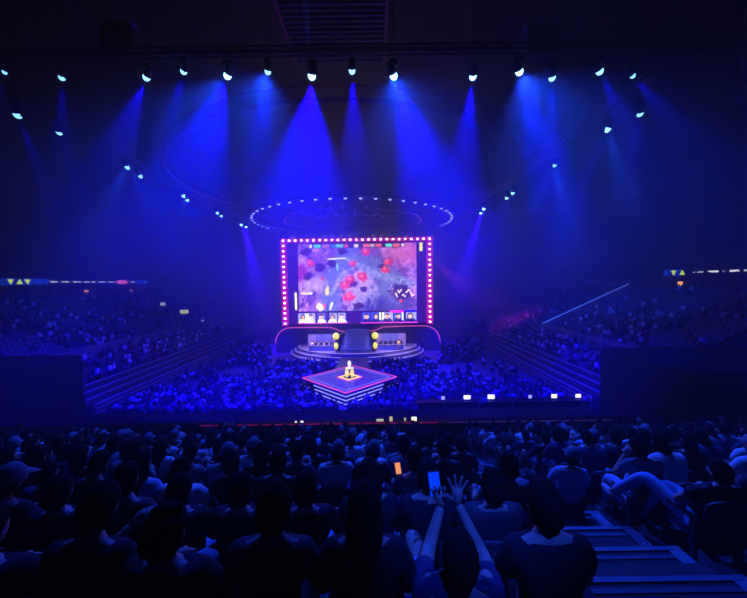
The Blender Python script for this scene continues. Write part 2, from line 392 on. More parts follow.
# ------------------------------------------------------------------ stage
def arc(cx, cy, rx, ry, a0, a1, n): return [(cx + rx * math.cos(a0 + (a1 - a0) * i / n), cy + ry * math.sin(a0 + (a1 - a0) * i / n)) for i in range(n + 1)]
ms = empty('main_stage', (0, 56, 0)); tag(ms, 'wide stepped oval main stage below the video wall', 'stage')
M_led = mat('led_lilac', (.1, .1, .2), .4, emit=(.4, .3, 1), es=1.0, samp=False)
for i, (rx, ry, z0, z1) in enumerate(((11.2, 9.3, 0.0, .5), (10.6, 8.6, .5, .95), (10.0, 7.9, .95, 1.4))):
    MB().prism(arc(0, .2, rx, ry, PI, 2 * PI, 40), z0, z1).build('deck_tier', M_deck, ms)
    MB().tube([(x, y, z1) for x, y in arc(0, .2, rx, ry, PI, 2 * PI, 40)], .045, 5).build('edge_light', M_led, ms)
# upper wall with rounded shoulders and coral line
uw = empty('stage_wall', (0, 56.3, 0)); tag(uw, 'dark curved wall with a coral light line along its rounded top, behind the stage', 'wall')
def shoulder(z):
    pts = []
    for i in range(9): a = PI - i * PI / 2 / 8; pts.append((-11.4 + 2.7 * math.cos(a), z - 2.6 + 2.6 * math.sin(a)))
    pts += [(-8.3, z), (-4.3, z - .1), (-3.0, z - .7), (-1.5, z - .85)]
    return pts + [(-x, y) for x, y in reversed(pts)]
top = shoulder(4.35)
pl = [(-14.1, .0)] + top + [(14.1, .0)]
m = MB(); n = len(pl)
m.add([(x, 0, z) for x, z in pl] + [(x, .35, z) for x, z in pl], [tuple(range(n)), tuple(range(2 * n - 1, n - 1, -1))] + [(i, n + i, n + (i + 1) % n, (i + 1) % n) for i in range(n)])
m.build('wall_panel', mat('stage_wall_panel', (.03, .03, .10), .5), uw)
MB().tube([(x, -.05, z) for x, z in top], .085, 6).build('light_line', mat('led_coral', (.3, .05, .1), .4, emit=(.8, .08, .35), es=.9, samp=False), uw)
# grand staircase
st = empty('stage_staircase', (0, 50.5, 1.4)); tag(st, 'broad blue staircase in the middle of the main stage', 'stairs')
for i in range(12):
    wv = 5.0 - i * .11
    MB().box((0, .22 + i * .42, .12 + .11 * i), (wv, .42, .24 + .22 * i)).build('step', mat('stair_blue', (.16, .2, .42), .5), st)
    MB().box((0, .02 + i * .42, .2 + .22 * i), (wv, .04, .05)).build('step_light', mat('led_faint', (.1, .1, .2), .4, emit=(.2, .2, .9), es=.8, samp=False), st)
for s in (-1, 1):
    MB().prism([(s * 2.5, 0), (s * 3.2, 0), (s * 2.3, 5), (s * 1.9, 5)][::s], 0, 2.3).build('side_wall', M_black, st)
# runway between the main stage and the diamond
tag(MB().prism([(-1.95, 39.8), (0, 41.75), (1.95, 39.8), (1.95, 46.8), (-1.95, 46.8)], 0, 1.2).build('runway', mat('runway_deck', (.06, .06, .14), .35)), 'dark blue runway joining the diamond stage to the main stage', 'runway')

# diamond stage
DC = 36.45; DR = 5.25
ds = empty('diamond_stage', (0, DC, 0)); tag(ds, 'diamond-shaped centre stage with pink edge and striped lit steps', 'stage')
def dia(r): return [(0, -r), (r, 0), (0, r), (-r, 0)]
def loop3(pts, z): return [(x, y, z) for x, y in pts]
MB().prism(dia(DR), 1.0, 1.3).build('stage_top', mat('stage_top', (.1, .11, .2), .3, noise=.1, scale=2), ds)
MB().prism(dia(DR - .35), .0, .999).build('stage_base', M_black, ds)
MB().tube(loop3(dia(DR), 1.29), .07, 4, close=True).build('edge_light', mat('led_pink', (.3, .05, .1), .4, emit=(1, .08, .35), es=1.0, samp=False), ds)
M_lt = mat('led_white_blue', (.2, .2, .3), .4, emit=(.4, .4, 1.0), es=1.1, samp=False)
for i, z in enumerate((.95, .62, .3)):
    e = .08 + .14 * i; w_ = 3.75 - .15 * i
    poly = [(0, -DR - e + .1), (w_, -DR - e + .1 + w_), (w_ - .5, -DR - e + .6 + w_), (-w_ + .5, -DR - e + .6 + w_), (-w_, -DR - e + .1 + w_)]
    MB().prism(poly, 0, z).build('step', mat('step_dark', (.05, .04, .12), .5), ds)
    MB().tube([(-w_, -DR - e + .06 + w_, z - .03), (0, -DR - e + .06, z - .03), (w_, -DR - e + .06 + w_, z - .03)], .05, 4).build('step_light', M_lt, ds)
for i, (r, m_) in enumerate(((4.5, M_led), (3.6, mat('led_violet', (.1, .05, .2), .4, emit=(.16, .05, .6), es=.5, samp=False)), (2.7, mat('led_violet', (0, 0, 0))), (1.9, mat('led_rose', (.1, .05, .2), .4, emit=(.45, .05, .5), es=.6, samp=False)))):
    MB().tube(loop3(dia(r), 1.3), .03, 4, close=True).build('floor_light', m_, ds)
MB().tube(loop3(dia(1.12), 1.34), .09, 4, close=True).build('gold_frame_light', mat('led_gold', (.5, .4, .1), .4, emit=(1, .62, .03), es=1.5), ds)
MB().tube(loop3(dia(1.36), 1.32), .05, 4, close=True).build('pink_frame_light', mat('led_hot', (.5, .1, .1), .4, emit=(1, .15, .4), es=1.6), ds)
# subwoofers under the far corners
def speaker(name, w, d, h, loc, rz, label, group):
    t = empty(name, loc, rz); tag(t, label, 'speaker', group)
    MB().box((0, 0, h / 2), (w, d, h)).build('cabinet', M_black, t)
    MB().lathe([(w * .28, 0), (w * .3, .02), (w * .24, .04), (w * .08, .03)], 14, M=Matrix.Translation((0, -d / 2 - .0, h / 2)) @ Matrix.Rotation(PI / 2, 4, 'X')).build('cone', M_blackm, t)
    MB().box((0, -d / 2 - .012, h * .88), (w * .3, .02, .03)).build('status_light', mat('status_light', (.2, .2, .4), .4, emit=(.3, .4, 1), es=1.5, samp=False), t)
    return t
for s, nm in ((-1, 'left'), (1, 'right')):
    for i, o_ in enumerate(('first', 'second', 'third')):
        q = 3.75 + .26 + .52 * i
        x = s * (q + .12); y = DC - DR + q - .22
        speaker('subwoofer', .62, .42, .8, (x, y, 0), s * PI / 4, f'{o_} black subwoofer from the steps, under the {nm} corner of the diamond stage', 'subwoofers under the diamond stage')

# trophy on its plinth
tp = empty('trophy_plinth', (0, DC, 1.3)); tag(tp, 'small plinth of two pale pillars with added glow inside a gold square', 'plinth')
M_ph = mat('pale_glow', (.4, .33, .08), .4, emit=(1, .82, .12), es=1.0, samp=False)  # pale pillars given a glow to look bright
MB().prism(dia(.8), 0, .06).build('base', M_black, tp)
for s in (-1, 1): MB().lathe([(.13, .06), (.2, .3), (.22, .6), (.14, .95)], 14, (s * .3, 0, 0)).build('pillar', M_ph, tp)
MB().prism([(a * .55, b * .4) for a, b in dia(1.1)], .95, 1.03).build('top_plate', M_grey, tp)
tr = empty('trophy', (0, DC, 2.33)); tag(tr, 'pale trophy standing on the plinth in the middle of the diamond stage', 'trophy')
M_tr = mat('trophy_glowing_metal', (.5, .45, .2), .25, emit=(1, .9, .4), es=1.05, metal=.3, samp=False)  # trophy given its own glow to look brightly lit
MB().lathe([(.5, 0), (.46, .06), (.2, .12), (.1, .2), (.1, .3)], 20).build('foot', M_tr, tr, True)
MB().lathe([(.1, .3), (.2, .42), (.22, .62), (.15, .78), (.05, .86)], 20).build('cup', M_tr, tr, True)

# ------------------------------------------------------------------ people
M_skin = mat('skin', (.55, .34, .25), .55)
M_hair = mat('dark_hair', (.016, .013, .012), .9, noise=.5, scale=60, bump=.8)
M_hair.node_tree.nodes['Principled BSDF'].inputs['Specular IOR Level'].default_value = .15
M_shoe = mat('pale_shoe', (.55, .55, .55), .6)
SHIRT = {'black': mat('cloth_black', (.018, .018, .022), .9), 'charcoal': mat('cloth_charcoal', (.06, .06, .07), .9), 'navy': mat('cloth_navy', (.03, .05, .12), .9),
         'grey': mat('cloth_grey', (.22, .22, .24), .9), 'white': mat('cloth_white', (.75, .75, .75), .85), 'pale blue': mat('cloth_pale_blue', (.35, .5, .7), .85),
         'maroon': mat('cloth_maroon', (.18, .03, .04), .9), 'yellow': mat('cloth_yellow', (.9, .7, .08), .8)}
def grow(verts, edges, radii, lv=1, root=0):
    me = bpy.data.meshes.new('tmp'); me.from_pydata([tuple(v) for v in verts], edges, [])
    o = bpy.data.objects.new('tmp', me); C.objects.link(o)
    md = o.modifiers.new('s', 'SKIN'); md.use_smooth_shade = True
    if not me.skin_vertices: bpy.context.view_layer.update()
    if not me.skin_vertices:
        bm = bmesh.new(); bm.from_mesh(me); bm.verts.layers.skin.verify(); bm.to_mesh(me); bm.free()
    sv = me.skin_vertices[0].data
    for i, r in enumerate(radii): sv[i].radius = (r, r) if not isinstance(r, tuple) else r; sv[i].use_root = (i == root)
    sb = o.modifiers.new('b', 'SUBSURF'); sb.levels = lv; sb.render_levels = lv
    bpy.context.view_layer.update()
    ev = o.evaluated_get(bpy.context.evaluated_depsgraph_get()); r = ev.to_mesh()
    vs = [v.co.copy() for v in r.vertices]; fs = [tuple(p.vertices) for p in r.polygons]
    ev.to_mesh_clear(); bpy.data.objects.remove(o); bpy.data.meshes.remove(me)
    return vs, fs
def head_pts(fn, nu=22, nv=15):
    vs = []; fs = []
    for j in range(nv + 1):
        a = -PI / 2 + PI * j / nv
        for k in range(nu):
            g = 2 * PI * k / nu; d = Vector((math.cos(a) * math.cos(g), math.cos(a) * math.sin(g), math.sin(a))); vs.append(fn(d))
    fs = [(j * nu + k, j * nu + (k + 1) % nu, (j + 1) * nu + (k + 1) % nu, (j + 1) * nu + k) for j in range(nv) for k in range(nu)]
    return vs, fs
def skull(d):
    p = Vector((d.x * .077, d.y * .097, d.z * .12))
    if d.z < 0: p.x *= 1 + .25 * d.z; p.y *= 1 + (.12 if d.y > 0 else .3) * d.z
    if d.y > .5 and abs(d.x) < .28 and -.4 < d.z < .1: p.y += .03 * (1 - abs(d.x) / .28) * (1 if d.z < -.1 else .6)      # nose
    if d.y > .4 and .05 < d.z < .3 and .15 < abs(d.x) < .55: p.y -= .008                           # eye sockets
    if d.y > .5 and abs(d.x) < .35 and -.7 < d.z < -.5: p.y += .006                                # lips
    return p
def hair_fn(style):
    def fn(d):
        p = Vector((d.x * .079, d.y * .1, d.z * .124))
        cover = max(0, min(1, (d.z * 1.2 - d.y * 1.1 + .25) * 3)) if d.y > -.2 else (1 if d.z > -.62 else max(0, 1 - (-.62 - d.z) * 5))
        k = .9 + .25 * cover + (.02 * math.sin(9 * d.x + 7 * d.z) + .018 * math.sin(17 * d.x + 4) * math.sin(15 * d.z + 11 * d.y)) * cover
        if style == 'long' and d.z < .1 and d.y < .25:
            q = p * 1.16; q.z = q.z * 1.0 - (.1 - d.z) * .24; q.y = min(q.y, .02) - .012; q.x *= 1.12; return q
        return p * k
    return fn
def finger(m, base, dirv, nrm, lengths, r, curl):
    p = base.copy(); d = dirv.normalized(); pts = [p - d * .012, p]; axis = d.cross(nrm).normalized()
    for i, L in enumerate(lengths):
        d = Quaternion(axis, curl * (1.0 if i else .6)) @ d; p = p + d * L; pts.append(p.copy())
    m.tube(pts, [r, r, r * .95, r * .88, r * .7], 7)
def hand(m, wrist, dirv, nrm, side, curl=.5, spread=.12, s=1.0):
    """palm plus five fingers; nrm: out of the palm; side: +1 thumb towards dirv x nrm"""
    d = dirv.normalized(); nrm = (nrm - d * nrm.dot(d)).normalized(); lat = d.cross(nrm).normalized() * side
    P = lambda a, b, c: wrist + (d * a + lat * b + nrm * c) * s
    m.tube([P(-.01, 0, 0), P(.02, 0, 0), P(.05, .002, 0), P(.085, 0, 0)], [.024 * s, .03 * s, .036 * s, .03 * s], 10)
    for k, (b, L, r) in enumerate(((.03, (.04, .024, .018), .0095), (.01, (.044, .028, .02), .0098), (-.01, (.041, .025, .019), .0092), (-.03, (.032, .02, .016), .0082))):
        dd = Quaternion(nrm, -side * spread * (1.5 - k)) @ d
        finger(m, P(.08 - abs(k - 1) * .003, b, 0), dd, nrm, [x * s for x in L], r * s, curl)
    td = (d * .55 + lat * .8 + nrm * .25)
    finger(m, P(.02, .028, .004), td, nrm, [.035 * s, .028 * s, .022 * s], .0115 * s, curl * .5)
REST = dict(pel=(0, .02, .53), sp=(0, -.03, .72), ch=(0, -.06, .93), nk=(0, -.05, 1.08), hd=(0, -.02, 1.2),
            shL=(-.17, -.06, 1.0), elL=(-.25, .02, .74), wrL=(-.13, .25, .66), shR=(.17, -.06, 1.0), elR=(.25, .02, .74), wrR=(.13, .25, .66),
            hpL=(-.09, .04, .5), knL=(-.13, .45, .53), anL=(-.13, .47, .09), hpR=(.09, .04, .5), knR=(.13, .45, .53), anR=(.13, .47, .09))
POSES = {
    'upright': {}, 
    'leaning': dict(sp=(0, .03, .72), ch=(0, .14, .9), nk=(0, .22, 1.02), hd=(0, .28, 1.12), shL=(-.17, .14, .96), shR=(.17, .14, .96), elL=(-.2, .34, .66), elR=(.2, .34, .66), wrL=(-.06, .5, .7), wrR=(.06, .5, .7)),
    'reclined': dict(sp=(0, -.06, .7), ch=(0, -.13, .9), nk=(0, -.15, 1.04), hd=(0, -.12, 1.16), shL=(-.18, -.13, .97), shR=(.18, -.13, .97), elL=(-.3, .0, .72), elR=(.3, .0, .72), wrL=(-.24, .24, .7), wrR=(.24, .24, .7), knL=(-.16, .42, .58), anL=(-.17, .62, .12), knR=(.16, .42, .58), anR=(.17, .62, .12)),
    'phone': dict(elL=(-.2, .1, .74), elR=(.2, .1, .74), wrL=(-.05, .32, .88), wrR=(.05, .32, .88), hd=(0, .02, 1.19)),
    'crossed': dict(wrL=(.06, .14, .82), wrR=(-.06, .17, .85), elL=(-.24, .06, .76), elR=(.24, .06, .76), hd=(.03, -.02, 1.2), knL=(.02, .45, .62), anL=(.2, .6, .42)),
    'tilted': dict(hd=(-.04, -.01, 1.19), elL=(-.29, .05, .8), wrL=(-.12, .1, 1.05), knR=(.16, .43, .55)),
    'standing': dict(pel=(0, 0, .95), sp=(0, 0, 1.1), ch=(0, 0, 1.3), nk=(0, 0, 1.47), hd=(0, .02, 1.6), shL=(-.18, 0, 1.38), shR=(.18, 0, 1.38), elL=(-.24, -.02, 1.1), elR=(.24, -.02, 1.1), wrL=(-.22, .1, .88), wrR=(.22, .1, .88),
                     hpL=(-.09, 0, .92), hpR=(.09, 0, .92), knL=(-.1, .02, .5), knR=(.1, .02, .5), anL=(-.11, 0, .09), anR=(.11, 0, .09)),
}
def make_meshes(pose, style='short', sleeve='short', trouser='long', handspec=None, lv=1):
    J = {k: Vector(v) for k, v in REST.items()}; J.update({k: Vector(v) for k, v in POSES.get(pose, pose if isinstance(pose, dict) else {}).items()} if not isinstance(pose, dict) else {k: Vector(v) for k, v in pose.items()})
    out = {}
    neck_top = J['hd'] - (J['hd'] - J['nk']).normalized() * .06
    names = ['pel', 'sp', 'ch', 'nk', 'top', 'shL', 'elL', 'wrL', 'shR', 'elR', 'wrR', 'hpL', 'knL', 'anL', 'toL', 'hpR', 'knR', 'anR', 'toR']
    J['top'] = neck_top
    for s in 'LR':
        sh = J['kn' + s] - J['an' + s]; f = Vector((0, 1, 0)); f = (f - sh.normalized() * f.dot(sh.normalized()) * .6).normalized()
        J['to' + s] = J['an' + s] + f * .15 + Vector((0, 0, -.045))
    rad = dict(pel=.125, sp=.115, ch=.13, nk=.055, top=.05, sh=.06, el=.042, wr=.027, hp=.085, kn=.058, an=.038, to=.03)
    V = [J[k] for k in names]; Rr = [rad[k if k in rad else k[:2]] for k in names]; ix = {k: i for i, k in enumerate(names)}
    E = [('pel', 'sp'), ('sp', 'ch'), ('ch', 'nk'), ('nk', 'top')] + [e for s in 'LR' for e in (('ch', 'sh' + s), ('sh' + s, 'el' + s), ('el' + s, 'wr' + s), ('pel', 'hp' + s), ('hp' + s, 'kn' + s), ('kn' + s, 'an' + s), ('an' + s, 'to' + s))]
    m = MB(); m.add(*grow(V, [(ix[a], ix[b]) for a, b in E], Rr, lv))
    tilt = (J['hd'] - J['nk']).normalized(); q = Vector((0, 0, 1)).rotation_difference(tilt); q = Quaternion().slerp(q, .6)
    hs, hf = head_pts(skull); hp = [q @ p + J['hd'] for p in hs]; m.add(hp, hf)
    for s in (-1, 1): m.ell((0, 0, 0), (.012, .02, .032), 8, 5, M=Matrix.Translation(J['hd']) @ q.to_matrix().to_4x4() @ Matrix.Translation((s * .078, .0, -.01)))
    HM = Matrix.Translation(J['hd']) @ q.to_matrix().to_4x4()
    for s in (-1, 1): m.ell((s * .03, .085, .018), (.011, .008, .007), 8, 5, 1, HM); m.ell((s * .03, .093, .036), (.017, .006, .004), 6, 4, 1, HM)
    m.ell((0, .083, -.062), (.022, .012, .008), 8, 5, 2, HM)
    for s, sd in (('L', -1), ('R', 1)):
        d = J['wr' + s] - J['el' + s]
        sp = (handspec or {}).get(s)
        if sp: hand(m, J['wr' + s], Vector(sp[0]), Vector(sp[1]), sp[2], sp[3], sp[4])
        else: hand(m, J['wr' + s], d + Vector((0, .05, -.03)), Vector((-sd * .3, .1, -1)), sd * -1, .45, .06)
    out['body'] = m.mesh('person', [M_skin, M_hair, mat('lips', (.4, .15, .13), .5)], True)
    # shirt
    sub = ['pel', 'sp', 'ch', 'nkb', 'shL', 'slL', 'shR', 'slR']; J['nkb'] = J['ch'].lerp(J['nk'], .75)
    f = .62 if sleeve == 'short' else 1.0
    for s in 'LR': J['sl' + s] = J['sh' + s].lerp(J['el' + s], f)
    r2 = dict(pel=.15, sp=.143, ch=.155, nkb=.075, shL=.08, shR=.08, slL=.068, slR=.068)
    E2 = [('pel', 'sp'), ('sp', 'ch'), ('ch', 'nkb'), ('ch', 'shL'), ('shL', 'slL'), ('ch', 'shR'), ('shR', 'slR')]
    if sleeve == 'long':
        for s in 'LR': J['cf' + s] = J['el' + s].lerp(J['wr' + s], .92); sub.append('cf' + s); r2['cf' + s] = .042; r2['sl' + s] = .06; E2.append(('sl' + s, 'cf' + s))
    i2 = {k: i for i, k in enumerate(sub)}
    m = MB(); m.add(*grow([J[k] for k in sub], [(i2[a], i2[b]) for a, b in E2], [r2[k] for k in sub], lv)); out['shirt'] = m.mesh('shirt', SHIRT['black'], True)
    # trousers
    sub = ['pel', 'hpL', 'knL', 'hpR', 'knR']; r3 = dict(pel=.15, hpL=.105, hpR=.105, knL=.08, knR=.08); E3 = [('pel', 'hpL'), ('hpL', 'knL'), ('pel', 'hpR'), ('hpR', 'knR')]
    if trouser == 'long':
        for s in 'LR': J['ct' + s] = J['kn' + s].lerp(J['an' + s], .93); sub.append('ct' + s); r3['ct' + s] = .058; E3.append(('kn' + s, 'ct' + s))
    else:
        for s in 'LR': J['kn' + s] = J['hp' + s].lerp(J['kn' + s], .72)
    i3 = {k: i for i, k in enumerate(sub)}
    m = MB(); m.add(*grow([J[k] for k in sub], [(i3[a], i3[b]) for a, b in E3], [r3[k] for k in sub], lv)); out['trousers'] = m.mesh('trousers', SHIRT['charcoal'], True)
    # hair
    hs, hf = head_pts(hair_fn('long' if style == 'long' else 'short')); m = MB(); m.add([q @ (p * (.86 if style == 'cap' and p.z > .0 else 1)) + J['hd'] for p in hs], hf)
    if style == 'bun': m.ell(tuple(J['hd'] + Vector((0, -.11, .07))), (.045, .045, .045), 10, 7)
    if style == 'curly':
        r = random.Random(3)
        for i in range(40):
            a, b = r.uniform(0, 2 * PI), r.uniform(-.3, 1.4); d = Vector((math.cos(b) * math.cos(a), math.cos(b) * math.sin(a), math.sin(b)))
            if d.y > .3 and d.z < .7: continue
            m.ell(tuple(J['hd'] + Vector((d.x * .09, d.y * .105, d.z * .13))), (.028, .028, .028), 6, 4)
    out['hair'] = m.mesh('hair', M_hair, True)
    if style == 'cap':
        m = MB(); hs, hf = head_pts(lambda d: Vector((d.x * .096, d.y * .119,  max(d.z, .08) * .15))); m.add([q @ p + J['hd'] for p in hs], hf)
        m.box((0, .13, .03), (.14, .1, .012), M=Matrix.Translation(J['hd']) @ q.to_matrix().to_4x4()); out['cap'] = m.mesh('cap', SHIRT['grey'], True)
    sh = []
    for s in 'LR':
        m = MB(); a = J['an' + s]; b = J['to' + s]; d = (b - a); d.z = d.z
        m.tube([a - d * .45 + Vector((0, 0, -.02)), a + Vector((0, 0, -.02)), a + d * .6 + Vector((0, 0, -.005)), b + d * .25], [.036, .05, .044, .028], 9); sh.append(m.mesh('shoe', M_shoe, True))
    out['shoes'] = sh; out['J'] = J
    return out
def make_person(ms_, label, shirt='black', trousers='charcoal', group=None, shoes=True, loc=(0, 0, 0), rz=0.0):
    o = new_obj('person', ms_['body']); tag(o, label, 'person', group); o.location = loc; o.rotation_euler = (0, 0, rz)
    for nm, colr in (('shirt', shirt), ('trousers', trousers)):
        c = new_obj(nm, ms_[nm], o); c.material_slots[0].link = 'OBJECT'; c.material_slots[0].material = SHIRT[colr]
    new_obj('hair', ms_['hair'], o)
    if 'cap' in ms_: new_obj('cap', ms_['cap'], o)
    if shoes:
        for s in ms_['shoes']: new_obj('shoe', s, o)
    return o
VAR = []
for pose, style, sleeve, tro in (('upright', 'short', 'short', 'long'), ('upright', 'long', 'long', 'long'), ('leaning', 'short', 'short', 'short'), ('reclined', 'curly', 'short', 'long'), ('phone', 'short', 'short', 'long'),
                                 ('crossed', 'cap', 'long', 'long'), ('tilted', 'bun', 'short', 'long'), ('leaning', 'long', 'long', 'long'), ('reclined', 'short', 'long', 'short')):
    VAR.append((pose, style, make_meshes(pose, style, sleeve, tro)))
STY = {'short': 'short-haired', 'long': 'long-haired', 'curly': 'curly-haired', 'cap': 'capped', 'bun': 'bun-haired'}
PST = {'upright': 'upright', 'leaning': 'leaning forward', 'reclined': 'leaning back', 'phone': 'holding hands up', 'crossed': 'arms folded', 'tilted': 'chin on hand'}

# seats
def seat_meshes():
    b = MB(); n = 10
    for j in range(2):
        pass
    vs = []
    for side in (0, 1):
        for i in range(n + 1):
            u = -1 + 2 * i / n; x = .215 * u
            for z, yy in ((.42, -.17), (.6, -.205), (.78, -.235), (.86 - .05 * u ** 4, -.25)):
                vs.append((x, yy + .035 * u * u - side * .035, z))
    f = []
    for i in range(n):
        for j in range(3):
            a, b_ = i * 4 + j, (i + 1) * 4 + j; f.append((a, b_, b_ + 1, a + 1)); o_ = (n + 1) * 4; f.append((o_ + a, o_ + a + 1, o_ + b_ + 1, o_ + b_))
        o_ = (n + 1) * 4; f.append((i * 4 + 3, (i + 1) * 4 + 3, o_ + (i + 1) * 4 + 3, o_ + i * 4 + 3)); f.append((i * 4, o_ + i * 4, o_ + (i + 1) * 4, (i + 1) * 4))
    o_ = (n + 1) * 4
    for j in range(3): f.append((j, j + 1, o_ + j + 1, o_ + j)); e = n * 4 + j; f.append((e, o_ + e, o_ + e + 1, e + 1))
    back = MB().add(vs, f).mesh('seat_back', M_seatsh, True)
    cu = MB().prism([(x, y) for x, y in arc(0, 0, .2, .2, 0, 2 * PI, 15)][:15], .36, .42)
    cu = MB(); cu.box((0, .03, .39), (.42, .4, .06)); cu.box((0, .03, .355), (.36, .36, .02))
    ar = []
    for s in (-1, 1): ar.append(MB().box((s * .232, .02, .6), (.035, .34, .03)).box((s * .232, -.12, .3), (.03, .06, .6)).mesh('armrest', M_seatsh))
    return back, cu.mesh('seat_cushion', M_seat), ar
SB, SC, SA = seat_meshes()
def make_seat(loc, label, group, full=True):
    t = empty('arena_seat', loc); tag(t, label, 'seat', group)
    new_obj('seat_back', SB, t); new_obj('seat_cushion', SC, t)
    if full:
        for a in SA: new_obj('armrest', a, t)
    return t

ORD = ['', 'first', 'second', 'third', 'fourth', 'fifth', 'sixth', 'seventh', 'eighth', 'ninth', 'tenth', 'eleventh', 'twelfth', 'thirteenth', 'fourteenth', 'fifteenth', 'sixteenth', 'seventeenth', 'eighteenth', 'nineteenth', 'twentieth']
for t_ in ('twenty', 'thirty', 'forty'):
    ORD += [f'{t_}-{ORD[i]}' for i in range(1, 10)] + [{'twenty': 'thirtieth', 'thirty': 'fortieth', 'forty': 'fiftieth'}[t_]]
AX0, AX1 = 2.8 + 1.65, 2.8 + 3.12           # stair aisle edges
SX0 = 2.8 - .54                              # seat column of the big head in the first row
PIT = .475
def cols(k):
    half = 1.16 * PY * k + .2; out = []
    n = 0; x = AX0 - .26
    base = SX0 + round((AX0 - .26 - SX0) / PIT) * PIT
    if base > AX0 - .22: base -= PIT
    i = 1; x = base
    if k <= 3: x -= PIT; i = 2
    while x > 2.8 - half: out.append((x, 'before', i)); x -= PIT; i += 1
    i = 1; x = AX1 + .38
    while x < 2.8 + half: out.append((x, 'beyond', i)); x += PIT; i += 1
    return out
special = {}          # (k, side, i) -> builder, filled below
people_spots = []
for k in range(1, NR + 1):
    for (x, sd, i) in cols(k):
        people_spots.append((k, x, sd, i))
print('SPOTS', len(people_spots))

# ------------------------------------------------------------------ near tier audience
def hand_person():
    pose = dict(pel=(0, .15, .43), sp=(0, .03, .58), ch=(0, -.08, .76), nk=(0, -.13, .9), hd=(0, -.13, 1.01),
                shL=(-.18, -.08, .83), elL=(-.11, .15, .83), wrL=(-.01, .27, 1.01), shR=(.18, -.08, .83), elR=(.2, .14, .8), wrR=(.085, .26, 1.03),
                hpL=(-.1, .15, .42), knL=(-.165, .53, .64), anL=(-.17, .43, .29), hpR=(.1, .15, .42), knR=(.17, .53, .64), anR=(.18, .43, .29))
    ms_ = make_meshes(pose, 'short', 'short', 'short', {'L': ((-.2, .1, 1), (0, -1, .1), -1, .7, .5 * .3), 'R': ((.05, .1, 1), (.1, -1, .1), -1, .12, .3)}, lv=2)
    return ms_
def legs_person():
    pose = dict(pel=(0, .1, .48), sp=(.02, 0, .64), ch=(.04, -.1, .82), nk=(.04, -.13, .95), hd=(.04, -.1, 1.06), shL=(-.14, -.1, .88), shR=(.22, -.12, .88), elL=(-.26, .06, .68), elR=(.34, .02, .66), wrL=(-.06, .2, .62), wrR=(.12, .24, .6),
                hpL=(-.1, .1, .46), knL=(-.22, .5, .68), anL=(-.45, .76, .3), hpR=(.1, .1, .46), knR=(.05, .52, .56), anR=(-.1, .68, .1))
    return make_meshes(pose, 'short', 'short', 'long', lv=2)
FIX = {  # (row, column nearest to this x): (variant, shirt, trousers, label)
    (2, -.54): (0, 'charcoal', 'black', 'broad short-haired person in charcoal shirt, dark against the bright stage'),
    (2, -.065): (1, 'black', 'black', 'long-haired person in black, seated between broad silhouette and person with raised hands'),
    (2, .885): (0, 'black', 'black', 'short-haired person in black in the first row, last seat before the stairs'),
    (2, -1.49): (4, 'black', 'charcoal', 'person in black with both forearms raised in front, near the lower edge'),
    (3, .41): (0, 'black', 'black', 'short-haired person in black, seated directly ahead of the raised hands'),
    (3, .885): (3, 'charcoal', 'black', 'curly-haired person in charcoal shirt, seated ahead of the last first-row seat before the stairs'),
    (5, 3.97): (7, 'white', 'black', 'long-haired person in bright white shirt leaning forward beyond the stairs'),
}
ROWN = lambda k: ORD[k - 1]
used = set(); fixed_done = {}
def nearest(k, xr):
    return min((s for s in people_spots if s[0] == k), key=lambda s: abs(s[1] - 2.8 - xr))
fixmap = {nearest(k, xr): v for (k, xr), v in FIX.items()}
hspot = nearest(2, .41); lspot = nearest(4, 3.5)
crowd_rest = []; seatcols = {'n': 0}
cnt = 0
for sp_ in people_spots:
    k, x, sd, i = sp_
    if k < 2: continue
    loc = (x, PY * k, rowz(k))
    r = rng.random()
    if k > 12:
        if r > .12: crowd_rest.append((x, PY * k, rowz(k), 0.0))
        continue
    where = f'{ROWN(k)} row ahead, {ORD[i]} seat {sd} the aisle stairs'
    vacant = r < (.06 if k < 8 else .1) and sp_ not in fixmap and sp_ not in (hspot, lspot)
    if k <= 7 or vacant:
        make_seat(loc, f'dark {"empty" if vacant else "occupied"} arena seat, {where}', 'seats of the near tier', full=k <= 7)
    if vacant: continue
    if sp_ == hspot:
        hp_ = make_person(hand_person(), 'slouched person in dark shirt and pale shorts, raising one open hand and a phone', 'navy', 'pale blue', None, True, loc)
        hand_loc = loc; continue
    if sp_ == lspot:
        make_person(legs_person(), 'reclining person in pale trousers stretching a leg out towards the aisle stairs', 'black', 'pale blue', None, True, loc); continue
    if sp_ in fixmap:
        v, sc, tc_, lab = fixmap[sp_]; make_person(VAR[v][2], lab, sc, tc_, None, True, loc); continue
    v = rng.integers(0, len(VAR)) if k > 3 else rng.choice([0, 1, 3, 5, 8])
    q = rng.random()
    if k <= 3: sc = 'black' if q < .6 else 'charcoal'
    else: sc = 'black' if q < .32 else 'charcoal' if q < .48 else 'navy' if q < .6 else 'grey' if q < .72 else 'white' if q < .87 else 'pale blue' if q < .96 else 'maroon'
    tc_ = ['black', 'charcoal', 'navy', 'grey', 'pale blue'][rng.integers(0, 5)]
    j = (rng.random() - .5)
    make_person(VAR[v][2], f'{STY[VAR[v][1]]} person, {sc} shirt, {where}', sc, tc_, 'audience of the near tier', k <= 6, (x + j * .03, PY * k + .02 * j, rowz(k)), j * .25)
    cnt += 1
print('PEOPLE', cnt, 'REST', len(crowd_rest))
# person sitting on the stairs
AISX = (AX0 + AX1) / 2
def stair_z(y): return rowz(0) + .12 - .24 * math.floor(y / .6 + .5)
make_person(VAR[5][2], 'person in pale top with folded arms sitting on the aisle stairs', 'pale blue', 'charcoal', None, True, (AISX + .35, 4.55, stair_z(4.2) - .42 + .0), -.2)

